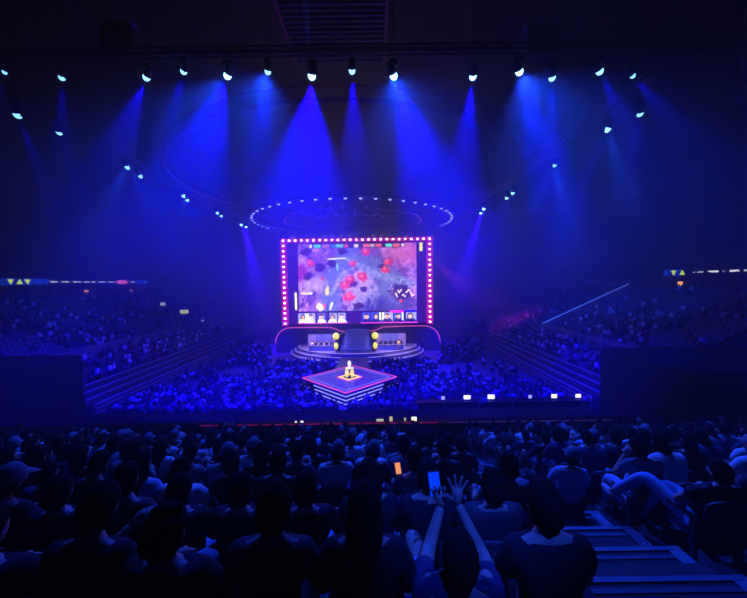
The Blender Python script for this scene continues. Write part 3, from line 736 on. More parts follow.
def phone(loc, rot, col, es, label, w=.072, h=.15):
    t = empty('phone', loc); t.rotation_euler = rot; tag(t, label, 'phone')
    MB().box((0, 0, 0), (w, .009, h)).build('phone_case', M_black, t)
    MB().box((0, -.0055, 0), (w * .92, .002, h * .94)).build('phone_screen', mat('phone_' + label[:5], (.02, .02, .03), .3, emit=col, es=es, samp=False), t)
x, y, z = hand_loc
phone((x - .045, y + .30, z + 1.125), (R(-8), R(-6), 0), (.0, .04, 1), 1.1, 'blue-lit phone held up by the slouched person in shorts')
q_ = at_y(398, 468, 4 * PY - .0)
phone(tuple(q_), (0, R(-8), 0), (1, .35, .14), .9, 'phone with an orange picture held up in the third row ahead', .06, .13)

# aisle stairs
ast = empty('aisle_stairs', (AISX, 0, rowz(14))); tag(ast, 'steep carpeted aisle stairs with pale nosing and side stripes, going down between the seats', 'stairs')
for i in range(1, 20):
    yc = .6 * i; zt = 10.1 - .24 * i + .12 - rowz(14); wv = AX1 - AX0
    s = MB().box((0, yc, zt - .3), (wv, .6, .6)).build('step', M_carpet, ast)
    MB().box((0, yc + .27, zt + .006), (wv, .05, .012)).build('nosing', mat('nosing_blue', (.11, .15, .2), .5), s)
    MB().box((0, yc + .17, zt + .004), (wv - .2, .045, .008)).build('grip_line', mat('nosing_dull', (.05, .06, .09), .5), s)
    MB().box((wv / 2 - .07, yc, zt + .005), (.14, .59, .01)).build('side_stripe', mat('stripe_blue', (.17, .2, .27), .5), s)
wr = at_z(665, 587, 10.1 - .24 * 6 + .14)
tag(MB().tube(arc(0, 0, .035, .025, 0, 2 * PI, 12)[:12] and [(a, b, .01 * math.sin(3 * a)) for a, b in arc(0, 0, .035, .025, 0, 2 * PI, 12)[:12]], .008, 6, close=True).build('paper_wristband', mat('paper_white', (.8, .8, .8), .7)), 'crumpled white paper wristband lying on an aisle step', 'wristband').location = (AX1 - .05, 3.6, 10.1 - .24 * 6 + .12 + .02)

# rail at the foot of the tier
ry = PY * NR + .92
rl = empty('tier_railing', (2.8, ry, rowz(NR))); tag(rl, 'long dark railing with faint magenta painted glow along the foot of the near tier', 'railing')
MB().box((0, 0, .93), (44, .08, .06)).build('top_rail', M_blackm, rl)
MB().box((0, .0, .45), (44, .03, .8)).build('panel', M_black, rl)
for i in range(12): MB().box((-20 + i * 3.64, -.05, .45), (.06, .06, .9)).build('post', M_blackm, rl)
MB().box((-2.2, -.05, .93), (9.4, .02, .03)).build('painted_glow', mat('rail_glow', (.1, .0, .05), .5, emit=(.5, .01, .22), es=.35, samp=False), rl)  # reflections on the rail, put in as glowing strips
MB().box((6.1, -.05, .93), (6.4, .02, .025)).build('painted_glow', mat('rail_glow_dim', (.1, .0, .05), .5, emit=(.12, .05, .5), es=.3, samp=False), rl)

# ------------------------------------------------------------------ distant audience, one uncountable mass
def template():
    m = MB()
    m.ell((0, 0, 1.19), (.085, .1, .125), 6, 4)                                  # head
    m.add([(-.21, -.1, .98), (.21, -.1, .98), (.21, .06, .98), (-.21, .06, .98), (-.17, -.12, .45), (.17, -.12, .45), (.17, .12, .45), (-.17, .12, .45), (-.08, -.06, 1.08), (.08, -.06, 1.08), (.08, .04, 1.08), (-.08, .04, 1.08)],
          [(0, 1, 5, 4), (1, 2, 6, 5), (2, 3, 7, 6), (3, 0, 4, 7), (0, 8, 9, 1), (1, 9, 10, 2), (2, 10, 11, 3), (3, 11, 8, 0), (8, 11, 10, 9)], 1)
    m.tube([(-.22, -.02, .94), (-.25, .06, .72), (-.1, .26, .66)], [.055, .045, .035], 5, 3); m.tube([(.22, -.02, .94), (.25, .06, .72), (.1, .26, .66)], [.055, .045, .035], 5, 3)
    for s in (-1, 1): m.tube([(s * .1, 0, .5), (s * .13, .43, .52), (s * .13, .45, .04)], [.09, .075, .05], 5, 2)
    m.box((0, .05, .4), (.46, .44, .06), mi=4); m.box((0, -.17, .6), (.46, .05, .5), mi=4)
    return np.array(m.v), m.f, np.array(m.mi)
TV, TF, TM = template()
def mass(name, spots, label, cat, kinds=True):
    nv = len(TV); V = np.zeros((len(spots) * nv, 3)); cols_ = []
    pal = np.array([(.02, .02, .025), (.05, .05, .06), (.04, .06, .14), (.2, .2, .22), (.7, .7, .72), (.35, .5, .7), (.2, .04, .05)])
    pr = [.42, .15, .12, .08, .13, .07, .03]
    loops = np.array([len(f) for f in TF]); flat = np.array([i for f in TF for i in f])
    for n_, (x, y, z, rz) in enumerate(spots):
        c, s = math.cos(rz), math.sin(rz); sc = 1 + rng.normal() * .04
        p = TV * np.array([1, 1, sc]); lean = rng.uniform(-.1, .3); p = p + np.outer(np.clip(p[:, 2] - .45, 0, 1), [rng.normal() * .08, lean, 0])
        V[n_ * nv:(n_ + 1) * nv] = np.stack([p[:, 0] * c - p[:, 1] * s + x, p[:, 0] * s + p[:, 1] * c + y, p[:, 2] + z], 1)
        sh = pal[rng.choice(7, p=pr)]; tr_ = pal[rng.integers(0, 4)]; hair = np.array((.02, .016, .015)) if rng.random() < .85 else np.array((.4, .4, .4)); sk = np.array((.55, .34, .25)); seat = np.array((.03, .03, .05))
        tab = np.stack([hair, sh, tr_, sk if rng.random() < .6 else sh, seat]); cols_.append(tab[TM])
    me = bpy.data.meshes.new(name); N = len(spots)
    me.vertices.add(N * nv); me.vertices.foreach_set('co', V.ravel())
    L = np.concatenate([flat + i * nv for i in range(N)]); me.loops.add(len(L)); me.loops.foreach_set('vertex_index', L.astype(np.int32))
    tot = np.tile(loops, N); st_ = np.concatenate([[0], np.cumsum(tot)[:-1]]); me.polygons.add(len(tot)); me.polygons.foreach_set('loop_start', st_.astype(np.int32)); me.polygons.foreach_set('loop_total', tot.astype(np.int32))
    ca = me.color_attributes.new('Col', 'FLOAT_COLOR', 'CORNER')
    fc = np.concatenate(cols_); cc = np.ones((len(L), 4)); cc[:, :3] = np.repeat(fc, tot, axis=0); ca.data.foreach_set('color', cc.ravel())
    me.update(calc_edges=True); me.validate(); me.materials.append(M_cloth)
    o = new_obj(name, me); tag(o, label, cat, kind='stuff'); return o
M_cloth = attr_mat('mixed_clothes', 1, emissive=False)
spots = list(crowd_rest)
# floor audience, rows facing the stage
y = 29.1
while y < 46.6:
    x = -20.8
    while x < 20.8:
        d = abs(x) + abs(y - DC)
        dens = .86
        if d < DR + 2.2: dens = 0
        elif y < 30.8 and 6.2 < x < 23: dens = 0
        elif abs(x) < 2.6 and y > 40: dens = 0
        if y > 40 and 11 < abs(x) < 17.5: dens *= .12              # open floor beside the stage
        if y > 36 and abs(x) > 15.5: dens *= .3
        if math.hypot(x / 11.9, (y - 56.2) / 10.0) < 1: dens = 0
        if rng.random() < dens: spots.append((x + rng.normal() * .09, y + rng.normal() * .13, 0, rng.normal() * .2 - x * .02))
        x += .56
    y += .92
for s in (-1, 1):                                                   # low bleachers either side of the main stage
    for j in range(7):
        for i in range(16):
            if rng.random() < .75: spots.append((s * (12.4 + .55 * i * .8 + j * .25), 46.8 + .95 * j + i * .1, .25 * j, rng.normal() * .1 + s * .35))
# side stands, facing the hall axis
for side in (-1, 1):
    for i in range(3, 7):
        yy = 29.5
        while yy < 75:
            if rng.random() < (.8 if i else .7): spots.append((side * (22.2 + .85 * i + .5), yy, stand_z(.85 * i), side * PI / 2 + rng.normal() * .2))
            yy += .56
    for i in range(17):
        yy = 14.0 if i > 7 else 28.6; xx = side * (28.2 + .85 * i + .5)
        while yy < 74:
            cl = vnoise(np.array([yy * .22 + 7]), np.array([i * .3 + (9 if side > 0 else 0)]), 5)[0]
            p_ = .75 if cl > .62 else .2 if cl > .5 else .04
            if side > 0 and 51.3 < yy < 52.9: p_ = 0
            if rng.random() < p_: spots.append((xx, yy, stand_z(6.0 + .85 * i), side * PI / 2 + rng.normal() * .2))
            yy += .58
print('CROWD', len(spots))
mass('crowd', spots, 'seated audience packing the arena floor and the side stands beyond the near tier', 'audience')

# rows of empty seats in the side stands, one mass
def seat_mass():
    t = MB(); t.box((0, .05, .42), (.44, .42, .08)); t.add([(-.22, -.16, .42), (.22, -.16, .42), (.22, -.27, .88), (-.22, -.27, .88), (-.22, -.12, .42), (.22, -.12, .42), (.22, -.22, .88), (-.22, -.22, .88)], [(0, 1, 2, 3), (7, 6, 5, 4), (0, 4, 5, 1), (3, 2, 6, 7), (0, 3, 7, 4), (1, 5, 6, 2)]); t.box((0, -.05, .2), (.1, .2, .4))
    tv = np.array(t.v); tf = np.array(t.f); P = []
    for side in (-1, 1):
        for i in range(17):
            yy = 14.0 if i > 7 else 28.6
            while yy < 74:
                if not (side > 0 and 51.3 < yy < 52.9) and not (side < 0 and 44 < yy < 45.2): P.append((side * (28.2 + .85 * i + .5), yy, stand_z(6.0 + .85 * i), side * PI / 2))
                yy += .58
    vs = []; fs = []
    for n_, (x, y, z, rz) in enumerate(P):
        c, s = math.cos(rz), math.sin(rz); vs.append(np.stack([tv[:, 0] * c - tv[:, 1] * s + x, tv[:, 0] * s + tv[:, 1] * c + y, tv[:, 2] + z], 1)); fs.append(tf + n_ * len(tv))
    me = bpy.data.meshes.new('seating'); me.from_pydata(np.concatenate(vs).tolist(), [], np.concatenate(fs).tolist()); me.materials.append(mat('seat_blue', (.08, .1, .2), .6)); return me
tag(new_obj('stand_seating', seat_mass()), 'rows of blue arena seats filling both side stands', 'seats', kind='stuff')
# lit stair aisle climbing the right stand
sa = empty('stand_stairs', (28.2, 52.1, stand_z(6.0))); tag(sa, 'pale-edged aisle stairs climbing the blue-lit stand beyond the purple barrier', 'stairs')
for i in range(17):
    MB().box((.85 * i + .22, 0, .45 * .85 * i + .2), (.42, 1.1, .4)).build('step', M_con, sa)
h = MB().box((7.2, -.6, 7.2 * .45 + .62), (14.4, .08, .16), M=None).build('painted_glow', mat('handrail_glow', (.3, .4, .7), .5, emit=(.1, .24, 1), es=.5, samp=False), sa)  # handrail in bright light, its brightness put in as a glow
me = h.data
for v in me.vertices: v.co.z = v.co.z - 7.2 * .45 + (v.co.x) * .45

# ------------------------------------------------------------------ lamps
def fixture_meshes(r):
    b = MB(); b.lathe([(r * .6, -r * 3.2), (r * .95, -r * 2.6), (r * 1.05, -r * 1.2), (r * 1.12, 0), (r * 1.0, .01)], 16)
    ln = MB(); ln.lathe([(r * 1.02, -r * .2), (r * 1.06, r * .4), (r * .95, r * .95), (r * .6, r * 1.4), (r * .15, r * 1.6)], 16)
    yk = MB(); yk.box((-r * 1.3, 0, r * .6), (r * .2, r * .6, r * 3.4)); yk.box((r * 1.3, 0, r * .6), (r * .2, r * .6, r * 3.4)); yk.box((0, 0, r * 2.4), (r * 2.8, r * .6, r * .3))
    bs = MB(); bs.box((0, 0, r * 3.1), (r * 2.4, r * 1.6, r * 1.1))
    return b.mesh('lamp_head', M_blackm, True), ln, yk.mesh('yoke', M_blackm), bs.mesh('base', M_black)
FX = fixture_meshes(.195)
def lens_mat(es):
    return mat(f'lens_{es:.1f}', (.5, .7, 1), .3, emit=(.22, .62, 1.0), es=es, samp=False)
def lamp(loc, aim, label, group, es, scale=1.0, name='stage_spotlight'):
    t = empty(name, loc); t.scale = (scale,) * 3; tag(t, label, 'spotlight', group)
    q = (Vector(aim) - Vector(loc)).to_track_quat('Z', 'Y')
    for me, nm in ((FX[2], 'yoke'), (FX[3], 'base')): new_obj(nm, me, t)
    MB().tube([(0, 0, .7), (0, 0, (27.98 - loc[2]) / scale)], .02, 5).build('hanger', M_blackm, t)
    hd = new_obj('lamp_head', FX[0], t); hd.rotation_mode = 'QUATERNION'; hd.rotation_quaternion = q
    key = f'lens{es:.1f}'
    if key not in bpy.data.meshes: FX[1].mesh(key, lens_mat(es), True)
    ln = new_obj('lens', bpy.data.meshes[key], hd)
    return t
sl = {'l': 0, 'r': 0}
for n_, ((px, py), aim, pw, ang, rr) in enumerate(LAMPS):
    p = at_z(px, py, ZT)
    es = 2.2 if pw < 7000 else 3.5 if pw < 20000 else 9.0
    if n_ < 14:
        lab = f'bright spotlight, {ORD[n_ + 1]} from the left along the overhead front row'
    elif n_ < 24: lab = f'small spotlight, {ORD[n_ - 13]} along the left overhead line running to the stage'
    else: lab = f'small spotlight, {ORD[n_ - 23]} along the right overhead line running to the stage'
    av = Vector(aim)
    lookdir = (av - p).normalized()
    lamp(p, av, lab, 'overhead spotlights', es, rr / .2 * (.85 if n_ < 14 else 1.0))
    src = p + lookdir * .42
    col = (.03, .001, 1) if n_ in (22, 23, 29, 30) else BLUE
    spot(src, aim, pw * K, ang * 1.25, .8, col, .08)
# thin beam shooting up from the seventh lamp
p7 = at_z(312, 74, ZT + .3); spot(tuple(p7 + Vector((0, 0, .5))), tuple(at_y(300, -40, p7.y + .5)), 14000, 6, .7, (.03, .08, 1), .05)

# trusses carrying the lamps
def truss(name, a, b, label, w_=.4, m_=M_blackm, step=1.0):
    t = empty(name, a); tag(t, label, 'truss'); a = Vector(a); b = Vector(b); d = b - a; L = d.length; u = d.normalized(); s_ = u.cross(Vector((0, 0, 1))).normalized() * w_ / 2; up = Vector((0, 0, w_ / 2))
    ch = []
    for sx_, sy_ in ((1, 1), (1, -1), (-1, 1), (-1, -1)):
        o_ = s_ * sx_ + up * sy_; MB().tube([o_, d + o_], .035, 6).build('chord', m_, t)
    z = MB(); n = int(L / step)
    for i in range(n):
        p0 = u * (i * step); p1 = u * ((i + 1) * step)
        for sg in (-1, 1): z.tube([p0 + s_ * sg + up, p1 + s_ * sg - up], .018, 4)
        z.tube([p0 + s_ + up, p1 - s_ + up], .018, 4)
    z.build('lattice', m_, t)
    for f_ in (.1, .5, .9): MB().tube([d * f_, d * f_ + Vector((0, 0, 27.98 - a.z - d.z * f_))], .02, 5).build('hanger', m_, t)
    return t
truss('lighting_truss', (-17, 14.2, ZT + .78), (17, 14.2, ZT + .78), 'long black lighting truss carrying the front row of bright spotlights', .25)
truss('lighting_truss', (-16.2, 14.8, ZT + .78), (-16.2, 62, ZT + .78), 'black lighting truss over the left line of small spotlights')
truss('lighting_truss', (16.2, 14.8, ZT + .78), (16.2, 62, ZT + .78), 'black lighting truss over the right line of small spotlights')

# lamp rings over the stage
rt = empty('ring_truss', (0, 49, ZT + .35)); tag(rt, 'large circular black truss hanging above the stage', 'truss')
MB().tube([(14.1 * math.cos(a), 14.1 * math.sin(a), 0) for a in np.linspace(0, 2 * PI, 73)[:-1]], .06, 6, close=True).build('outer_ring', M_blackm, rt)
MB().tube([(9.9 * math.cos(a), 9.9 * math.sin(a), 0) for a in np.linspace(0, 2 * PI, 73)[:-1]], .03, 6, close=True).build('middle_ring', M_red, rt)
MB().tube([(6.2 * math.cos(a), 6.2 * math.sin(a), 0) for a in np.linspace(0, 2 * PI, 49)[:-1]], .03, 6, close=True).build('inner_ring', M_blackm, rt)
for i in range(8): a = i * PI / 4; MB().tube([(6.2 * math.cos(a), 6.2 * math.sin(a), 0), (14.1 * math.cos(a), 14.1 * math.sin(a), 0)], .02, 5).build('spoke', M_blackm, rt)
def ring_lamp(proto_es, col, s):
    b = MB().lathe([(.05, .3), (.12, .25), (.13, 0)], 10).mesh('lamp_head', M_blackm, True)
    l = MB().ell((0, 0, -.02), (.15 * s, .1, .11), 10, 6).mesh('lens', mat(f'ring_glow{s}', (.5, .5, .8), .4, emit=col, es=proto_es, samp=False), True)
    return b, l
def put_ring(r, a0, a1, n, ms2, lab, grp):
    for i in range(n):
        a = a0 + (a1 - a0) * i / (n - 1)
        t = empty('ring_lamp', (r * math.cos(a), 49 + r * math.sin(a), ZT)); tag(t, f'{lab}, {ORD[i + 1]} from the left', 'lamp', grp)
        new_obj('lamp_head', ms2[0], t); new_obj('lens', ms2[1], t)
put_ring(14.1, R(166), R(374), 33, ring_lamp(1.6, (.45, .5, 1), 1.25), 'small white lamp on the outer ring above the stage', 'outer ring lamps')
put_ring(9.9, R(175), R(365), 24, ring_lamp(.35, (.6, .12, .5), 1.0), 'dim pink lamp on the middle ring above the stage', 'middle ring lamps')
put_ring(6.2, R(215), R(325), 10, ring_lamp(.5, (.4, .3, 1), .9), 'faint lamp on the inner ring above the stage', 'inner ring lamps')
for i in range(9):
    t = empty('frame_lamp', ((i - 4) * 1.35 + .2, 56.9, 19.95)); tag(t, f'tiny blue-white lamp above the bulb frame, {ORD[i + 1]} from the left', 'lamp', 'lamps above the screen frame')
    ml = ring_lamp(.9, (.4, .45, 1), .7); new_obj('lamp_head', ml[0], t); new_obj('lens', ml[1], t)
cb = MB().tube([(-4.1, 56, 19.8), (-4.1, 56, 28)], .03, 6).build('hanging_cable', mat('cable_pale', (.6, .6, .7), .5)); tag(cb, 'thin pale cable hanging from the roof down to the video wall', 'cable')
# catwalk ring in the roof
cw = empty('catwalk_ring', (.5, 36, 22)); tag(cw, 'reddish circular catwalk curving through the dark roof space', 'catwalk')
for z in (0, .9): MB().tube([(17 * math.cos(a), 17 * math.sin(a), z) for a in np.linspace(0, 2 * PI, 97)[:-1]], .045, 6, close=True).build('rail', M_red, cw)
MB().tube([(17 * math.cos(a), 17 * math.sin(a), .15) for a in np.linspace(0, 2 * PI, 97)[:-1]], [.07] * 96, 4, close=True).build('walkway', M_red, cw)
# louvred grille under the roof
sb = empty('ceiling_grille', (.7, 19, 27.4)); tag(sb, 'dark louvred grille fixed under the roof above the middle spotlights', 'grille')
MB().box((0, 0, .3), (6.4, 10.4, .5)).build('housing', M_black, sb)
lv_ = MB()
for i in range(26): lv_.box((0, -5 + i * .4, 0), (6.0, .1, .1))
lv_.build('louver', mat('louver_blue', (.08, .08, .14), .5), sb)
for q in (-3.1, 3.1): MB().box((q, 0, 0), (.2, 10.4, .2)).build('side_beam', M_red, sb)

# line array speakers
for (px, py, s, lab) in ((120, 34, -1, 'hanging line array speaker in the dark roof, above the third spotlight'), (540, 36, 1, 'hanging line array speaker in the dark roof, near the blue-lit roof bracket')):
    p = at_y(px, py, 17.0)
    t = empty('line_array', tuple(p)); tag(t, lab, 'speaker')
    MB().box((0, 0, .4), (1.7, .5, .08)).build('frame', mat('array_frame', (.2, .2, .25), .5), t)
    for q in (-.5, .5): MB().tube([(q, 0, .4), (q, 0, 27.98 - p.z)], .02, 5).build('hanger', M_blackm, t)
    for i in range(4): MB().prism([(-.75, -.3), (.75, -.3), (.6, .3), (-.6, .3)], -.32 * i, .28 - .32 * i).build('speaker_box', M_black, t)
tt = truss('roof_truss', tuple(at_y(739, 100, 15.6)), tuple(at_y(765, 72, 15.6)), 'short pale roof truss at the far right edge of the picture', .3, mat('truss_pale', (.6, .6, .65), .4, metal=.3), .3)

# ------------------------------------------------------------------ LED ribbons and club level
def ribbon(segs, y_from, y_to):
    L = y_to - y_from
    def fn(u, v):
        c = np.tile(np.array((.004, .004, .03)), (len(u), 1)); yy = u * L
        for sg in segs:
            kind, a, b = sg[0], sg[1], sg[2]
            if kind == 'blue': c = mix(c, (.04, .22, .8), ((yy > a) & (yy < b)).astype(float) * np.where(vnoise(yy * 3, v * 5, 2) > .45, 1, .55))
            if kind == 'down': c = mix(c, (.85, .95, .25), (np.abs(yy - a) < .5 * b * (1 - v) + .02) * ((v > .15) & (v < .9)))
            if kind == 'up': c = mix(c, (.85, .95, .25), (np.abs(yy - a) < .5 * b * v) * ((v > .1) & (v < .85)))
            if kind == 'dash': c = mix(c, sg[3], ((yy > a) & (yy < b) & (v > .36) & (v < .66)).astype(float) * np.where(vnoise(yy * 4, v * 3, 4) > .3, 1, .4))
            if kind == 'pink': c = mix(c, (1, .4, .8), blob(yy, v, (a + b) / 2, .5, (b - a) / 2, .48, .3))
        return c
    return fn
def Ry(px, side):  # depth along the hall of a pixel column on the ribbon plane
    X = side * 43.7
    return (X - CAMP.x) * F / (px - 373.5)
RM = attr_mat('ribbon_picture', 1.0, samp=False)
W1 = (.85, .85, .9)
segsL = [('blue', *sorted((Ry(0, -1), Ry(50, -1)))), ('down', Ry(12, -1), .9), ('up', Ry(21, -1), .9), ('down', Ry(29, -1), .9)]
for a, b in ((52, 59), (63, 70), (74, 82), (85, 91), (93, 96), (100, 107), (110, 115), (131, 136)): segsL.append(('dash', Ry(a, -1), Ry(b, -1), W1))
segsL += [('pink', Ry(117, -1), Ry(129, -1)), ('blue', Ry(137, -1), Ry(150, -1)), ('dash', Ry(145.5, -1), Ry(147, -1), (.9, .95, .3))]
segsR = [('blue', *sorted((Ry(663, 1), Ry(680, 1)))), ('down', Ry(673, 1), .9), ('up', Ry(681.5, 1), .9)]
for a, b, k_ in ((692, 703, .7), (707, 718, 1), (722, 726, .5), (729, 738, 1), (743, 757, .8)): segsR.append(('dash', *sorted((Ry(a, 1), Ry(b, 1))), (k_, k_, k_)))
def put_ribbon(side, segs, y0, y1, label):
    segs2 = []
    for sg in segs:
        if side < 0: cv = lambda yy: yy - y0
        else: cv = lambda yy: y1 - yy
        s2 = list(sg); s2[1] = cv(sg[1])
        if sg[0] in ('blue', 'dash', 'pink'): s2[2] = cv(sg[2]); s2[1], s2[2] = min(s2[1], s2[2]), max(s2[1], s2[2])
        segs2.append(s2)
    M = Matrix.Translation((side * 43.75, (y0 + y1) / 2, 12.62)) @ Matrix.Rotation(PI / 2 if side < 0 else -PI / 2, 4, 'Z')
    o = grid_display('ribbon_display', y1 - y0, .85, int((y1 - y0) * 9), 8, ribbon(segs2, y0, y1), RM, None, M)
    tag(o, label, 'display'); return o
put_ribbon(-1, segsL, Ry(-20, -1), Ry(150.5, -1), 'long LED ribbon on the left balcony with blue block, yellow triangles and pink mark')
put_ribbon(1, segsR, Ry(775, 1), Ry(661, 1), 'long LED ribbon on the right balcony with yellow triangles and white words')
# warm lamps on the club level
M_warm = mat('warm_glow', (.8, .4, .15), .5, emit=(1, .36, .05), es=1.6, samp=False)
for side, px, w_, h_, es, lab in ((-1, 86, 1.0, 1.4, 1, 'orange-lit doorway opening under the left ribbon, nearest the camera'), (-1, 109.5, .9, .6, 1, 'small orange-lit opening under the left ribbon, middle one'), (-1, 131, 1.0, 1.2, 1, 'dim orange-lit opening under the left ribbon, nearest the stage'),
                              (1, 681, .9, 1.5, 1, 'bright orange-lit doorway under the right ribbon'), (1, 560, 1.2, 1.2, 1, 'orange-lit opening deep in the right stand'), (1, 571, 1.0, 1.2, 1, 'second orange-lit opening deep in the right stand, nearer the camera')):
    X = side * 45.9; yy = (X - CAMP.x) * F / (px - 373.5)
    if yy > 79: continue
    t = empty('lit_doorway', (X, yy, 9.6)); tag(t, lab, 'doorway')
    MB().box((0, 0, h_ / 2 + .3), (.1, w_, h_)).build('glow_panel', M_warm if px in (681,) else mat('warm_dim', (.8, .4, .15), .5, emit=(1, .3, .05), es=.8, samp=False), t)
    MB().box((-side * .08, -w_ / 2 - .1, h_ / 2 + .2), (.12, .2, h_ + .4)).box((-side * .08, w_ / 2 + .1, h_ / 2 + .2), (.12, .2, h_ + .4)).box((-side * .08, 0, h_ + .45), (.12, w_ + .4, .2)).build('door_frame', M_dark, t)

# ------------------------------------------------------------------ production row at the back of the floor
M_glow = mat('monitor_glow', (.9, .9, .8), .4, emit=(1, .95, .72), es=1.3, samp=False)
M_glowd = mat('monitor_dim', (.9, .9, .8), .4, emit=(.8, .8, .65), es=.55, samp=False)
pf = empty('production_riser', (0, 24.4, 0)); tag(pf, 'low black production riser between the tier railing and the floor audience', 'platform')
MB().box((0, 0, .3), (44, 8.6, .6)).build('riser_top', mat('deep_black', (0, 0, 0)), pf)
MB().box((0, 4.25, 1.2), (44, .04, .05)).build('rail', M_grey, pf)
for i in range(15): MB().box((-21 + i * 3, 4.25, .9), (.04, .04, .6)).build('post', M_grey, pf)
tb = empty('production_table', (14.6, 29.6, 0)); tag(tb, 'long dark production table with lit screens behind the floor audience', 'table')
MB().box((0, 0, .98), (16, .8, .05)).build('table_top', M_black, tb); MB().box((0, -.2, .48), (15.8, .04, .95)).build('skirt', M_black, tb)
for i in range(4): MB().box((-7.6 + i * 5.07, .3, .48), (.06, .06, .96)).build('leg', M_blackm, tb)
def monitor(loc, w_, h_, m_, label, rz=0.0):
    t = empty('monitor', loc, rz); tag(t, label, 'monitor', 'production screens')
    MB().box((0, 0, .12 + h_ / 2), (w_ + .04, .04, h_ + .04)).build('bezel', M_black, t)
    MB().box((0, -.024, .12 + h_ / 2), (w_, .01, h_)).build('screen', m_, t)
    MB().box((0, .02, .06), (.06, .04, .14)).box((0, .0, .01), (.24, .16, .02)).build('stand', M_blackm, t)
for i, (px, py, w_, h_, m_) in enumerate(((443, 398, .3, .3, M_glowd), (467, 397, .62, .36, M_glow), (491, 397, .62, .4, M_glow), (530, 395, .3, .3, M_glowd), (554, 396, .5, .36, M_glow), (578, 396, .5, .34, M_glow))):
    p = at_y(px, py, 29.55); monitor((p.x, 29.55, 1.005), w_, h_, m_, f'lit screen on the long production table, {ORD[i + 1]} from the centre')
tb2 = empty('camera_platform', (2.8, 14.3, 4.55)); tag(tb2, 'dark ledge beyond the tier railing carrying small screens', 'platform')
MB().box((.0, 0, 1.0), (26, .9, .08)).build('platform_top', M_black, tb2); MB().box((0, .4, .4), (26, .06, 1.15)).build('front_panel', M_black, tb2)
for i in range(6): MB().box((-12 + i * 4.8, -.3, -1.79), (.12, .12, 5.5)).build('support', M_blackm, tb2)
for i, (px, w_, h_, m_, lab) in enumerate(((296, .1, .09, M_glow, 'tiny white screen on the ledge, before the diamond stage'), (302, .16, .1, M_glow, 'small white screen beside it on the ledge, before the diamond stage'), (380, .42, .16, M_glowd, 'wide pale screen on the ledge beyond the railing'), (391, .18, .3, mat('monitor_warm', (.9, .8, .5), .4, emit=(.9, .75, .5), es=.6, samp=False), 'tall warm screen on the ledge'), (405, .1, .22, M_glowd, 'narrow pale screen on the ledge'), (414, .3, .26, M_glow, 'squarish white screen on the ledge'))):
    p = at_y(px, 420, 14.25); monitor((p.x, 14.25, 5.6), w_ * .75, h_ * .7, m_, lab)
# control desk with screens high in the left stand
for i, (px, py, w_, h_, m_) in enumerate(((163, 303.5, .8, .6, M_glowd), (184, 303, 1.4, .7, mat('monitor_yellow', (.8, .8, .2), .4, emit=(.75, .8, .2), es=.7, samp=False)), (202, 303, .5, .5, M_glowd))):
    p = at_z(px, py + 3, 8.0); monitor((p.x, p.y, stand_z(abs(p.x) - 22.2) + .45), w_, h_, m_, f'yellowish screen high in the left stand, {ORD[i + 1]} from the edge', .4)
# blue-lit table and crew near the production row
bt = empty('folding_table', (at_y(508, 418, 25).x, 25, 0)); tag(bt, 'folding table under a blue-lit cloth behind the floor audience', 'table')
MB().box((0, 0, 1.0), (1.6, .8, .05)).box((0, -.39, .75), (1.6, .02, .5)).build('table_cover', mat('cover_blue', (.2, .35, .7), .8), bt)
for sx_ in (-1, 1):
    for sy_ in (-1, 1): MB().box((sx_ * .7, sy_ * .33, .49), (.04, .04, .98)).build('leg', M_grey, bt)
STAND = make_meshes('standing', 'short', 'short', 'long')
for (px, yy, z0, sc, tc_, rz, lab) in ((484, 29.0, 0, 'grey', 'black', 0, 'person in grey shirt standing beside the long production table'), (585, 28.9, 0, 'white', 'black', .5, 'person in white shirt standing at the end of the production table'),
                                     (312.5, 50.2, 1.4, 'white', 'grey', PI, 'person in white standing outside the left player desk on the main stage'), (399.5, 50.2, 1.4, 'yellow', 'grey', PI, 'person in yellow standing outside the right player desk on the main stage')):
    p = at_y(px, 400, yy); make_person(STAND, lab, sc, tc_, None, False, (p.x, yy, z0), rz)

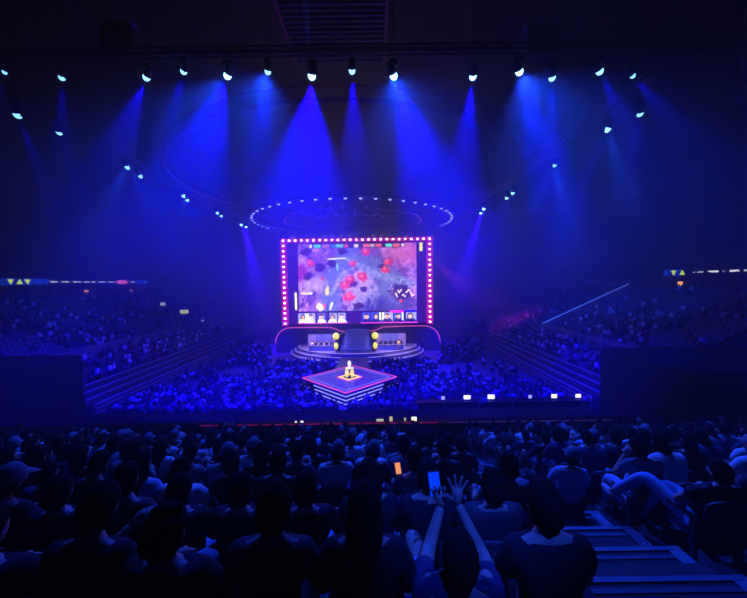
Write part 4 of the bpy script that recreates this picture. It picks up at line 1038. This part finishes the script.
# ------------------------------------------------------------------ player desks
for s, nm in ((-1, 'left'), (1, 'right')):
    cx_ = s * 5.4
    dk = empty('player_desk', (cx_, 51.0, 1.4)); tag(dk, f'blue-lit curved player desk on the {nm} half of the main stage', 'desk')
    pts = [(-1.95 + 3.9 * i / 10, -.25 * math.sin(PI * i / 10) + (-s) * (-.0) + .12 * s * (i - 5) / 5) for i in range(11)]
    poly = [(a, b - .35) for a, b in pts] + [(a, b + .35) for a, b in reversed(pts)]
    MB().prism(poly, .72, .8).build('desk_top', M_grey, dk)
    MB().prism([(a, b - .32) for a, b in pts] + [(a, b - .26) for a, b in reversed(pts)], 0, .72).build('front_panel', mat('desk_front', (.05, .06, .3), .4, emit=(.03, .04, .5), es=.35, samp=False), dk)
    MB().box((-1.8, .3, .36), (.06, .06, .72)).build('leg', M_grey, dk); MB().box((1.8, .3, .36), (.06, .06, .72)).build('leg', M_grey, dk)
    wl = empty('backdrop_panel', (cx_, 53.4, 1.4)); tag(wl, f'lit screen panels standing behind the {nm} player desk', 'screen')
    for i in range(4):
        col = [(.5, .25, .7), (.12, .12, .8), (.15, .15, .85), (.6, .3, .5)][i if s < 0 else 3 - i]
        MB().box((-1.95 + 1.3 * i, .1 * abs(i - 1.5), 1.15), (1.24, .08, 2.0)).build('screen', mat(f'panel{i}{s}', (.1, .1, .2), .4, emit=col, es=.4, samp=False), wl)
        MB().box((-1.95 + 1.3 * i, .1 * abs(i - 1.5) + .08, 1.07), (1.28, .06, 2.14)).build('frame', M_black, wl)
    for i in range(5):
        v = VAR[[0, 4, 8, 5, 6][i]][2]
        make_person(v, f'seated player behind the {nm} stage desk, {ORD[i + 1]} from the {nm} end'.replace('seated', ['dark-haired', 'hunched', 'short-haired', 'capped', 'upright'][i]), 'white' if s < 0 else 'navy', 'black', 'players at the stage desks', False, (cx_ + s * (1.6 - .8 * i), 51.9, 1.4), PI)
        xx = cx_ + s * (1.6 - .8 * i)
        g = empty('gaming_chair', (xx, 51.9, 1.4), PI); tag(g, f'dark chair of a player behind the {nm} stage desk, {ORD[i + 1]} from the {nm} end', 'chair', 'player chairs')
        MB().box((0, .02, .38), (.5, .48, .1)).build('seat', M_black, g); MB().box((0, -.28, .8), (.48, .08, .8)).build('backrest', M_black, g); MB().lathe([(.3, 0), (.28, .05), (.05, .08), (.04, .34)], 10).build('base', M_blackm, g)
        t = empty('desk_monitor', (xx, 51.0, 2.2), PI); tag(t, f'small monitor on the {nm} player desk, {ORD[i + 1]} from the {nm} end', 'monitor', 'player monitors')
        MB().box((0, 0, .25), (.55, .03, .32)).build('bezel', M_black, t); MB().box((0, -.02, .05), (.2, .14, .1)).build('stand', M_grey, t)
        MB().box((0, -.018, .25), (.5, .006, .28)).build('screen', mat('monitor_white', (.5, .5, .5), .4, emit=(.7, .7, 1), es=1.0, samp=False), t)
    yl = empty('lantern_post', (s * 2.95, 49.6, 1.4)); tag(yl, f'column with glowing yellow lanterns on the {nm} side of the staircase', 'lantern')
    M_yl = mat('lantern_yellow', (.9, .9, .1), .4, emit=(.95, .85, .03), es=1.0, samp=False)
    MB().lathe([(.2, 0), (.14, .1), (.12, 2.0)], 12).build('post', M_grey, yl)
    MB().ell((0, 0, 2.45), (.5, .3, .52), 14, 10).build('lantern', M_yl, yl, True); MB().ell((0, -.1, .95), (.32, .25, .5), 12, 8).build('lantern', M_yl, yl, True)
    # spots over the desks, without fixtures, set to brighten the deck
    spot((cx_, 46.5, 12), (cx_, 51.9, 2.2), 24000, 44, .8, (.5, .34, .95), .2)
spot((0, 30, ZT - 1), (0, DC, 1.3), 1500, 26, .9, (.12, .2, 1), .2)
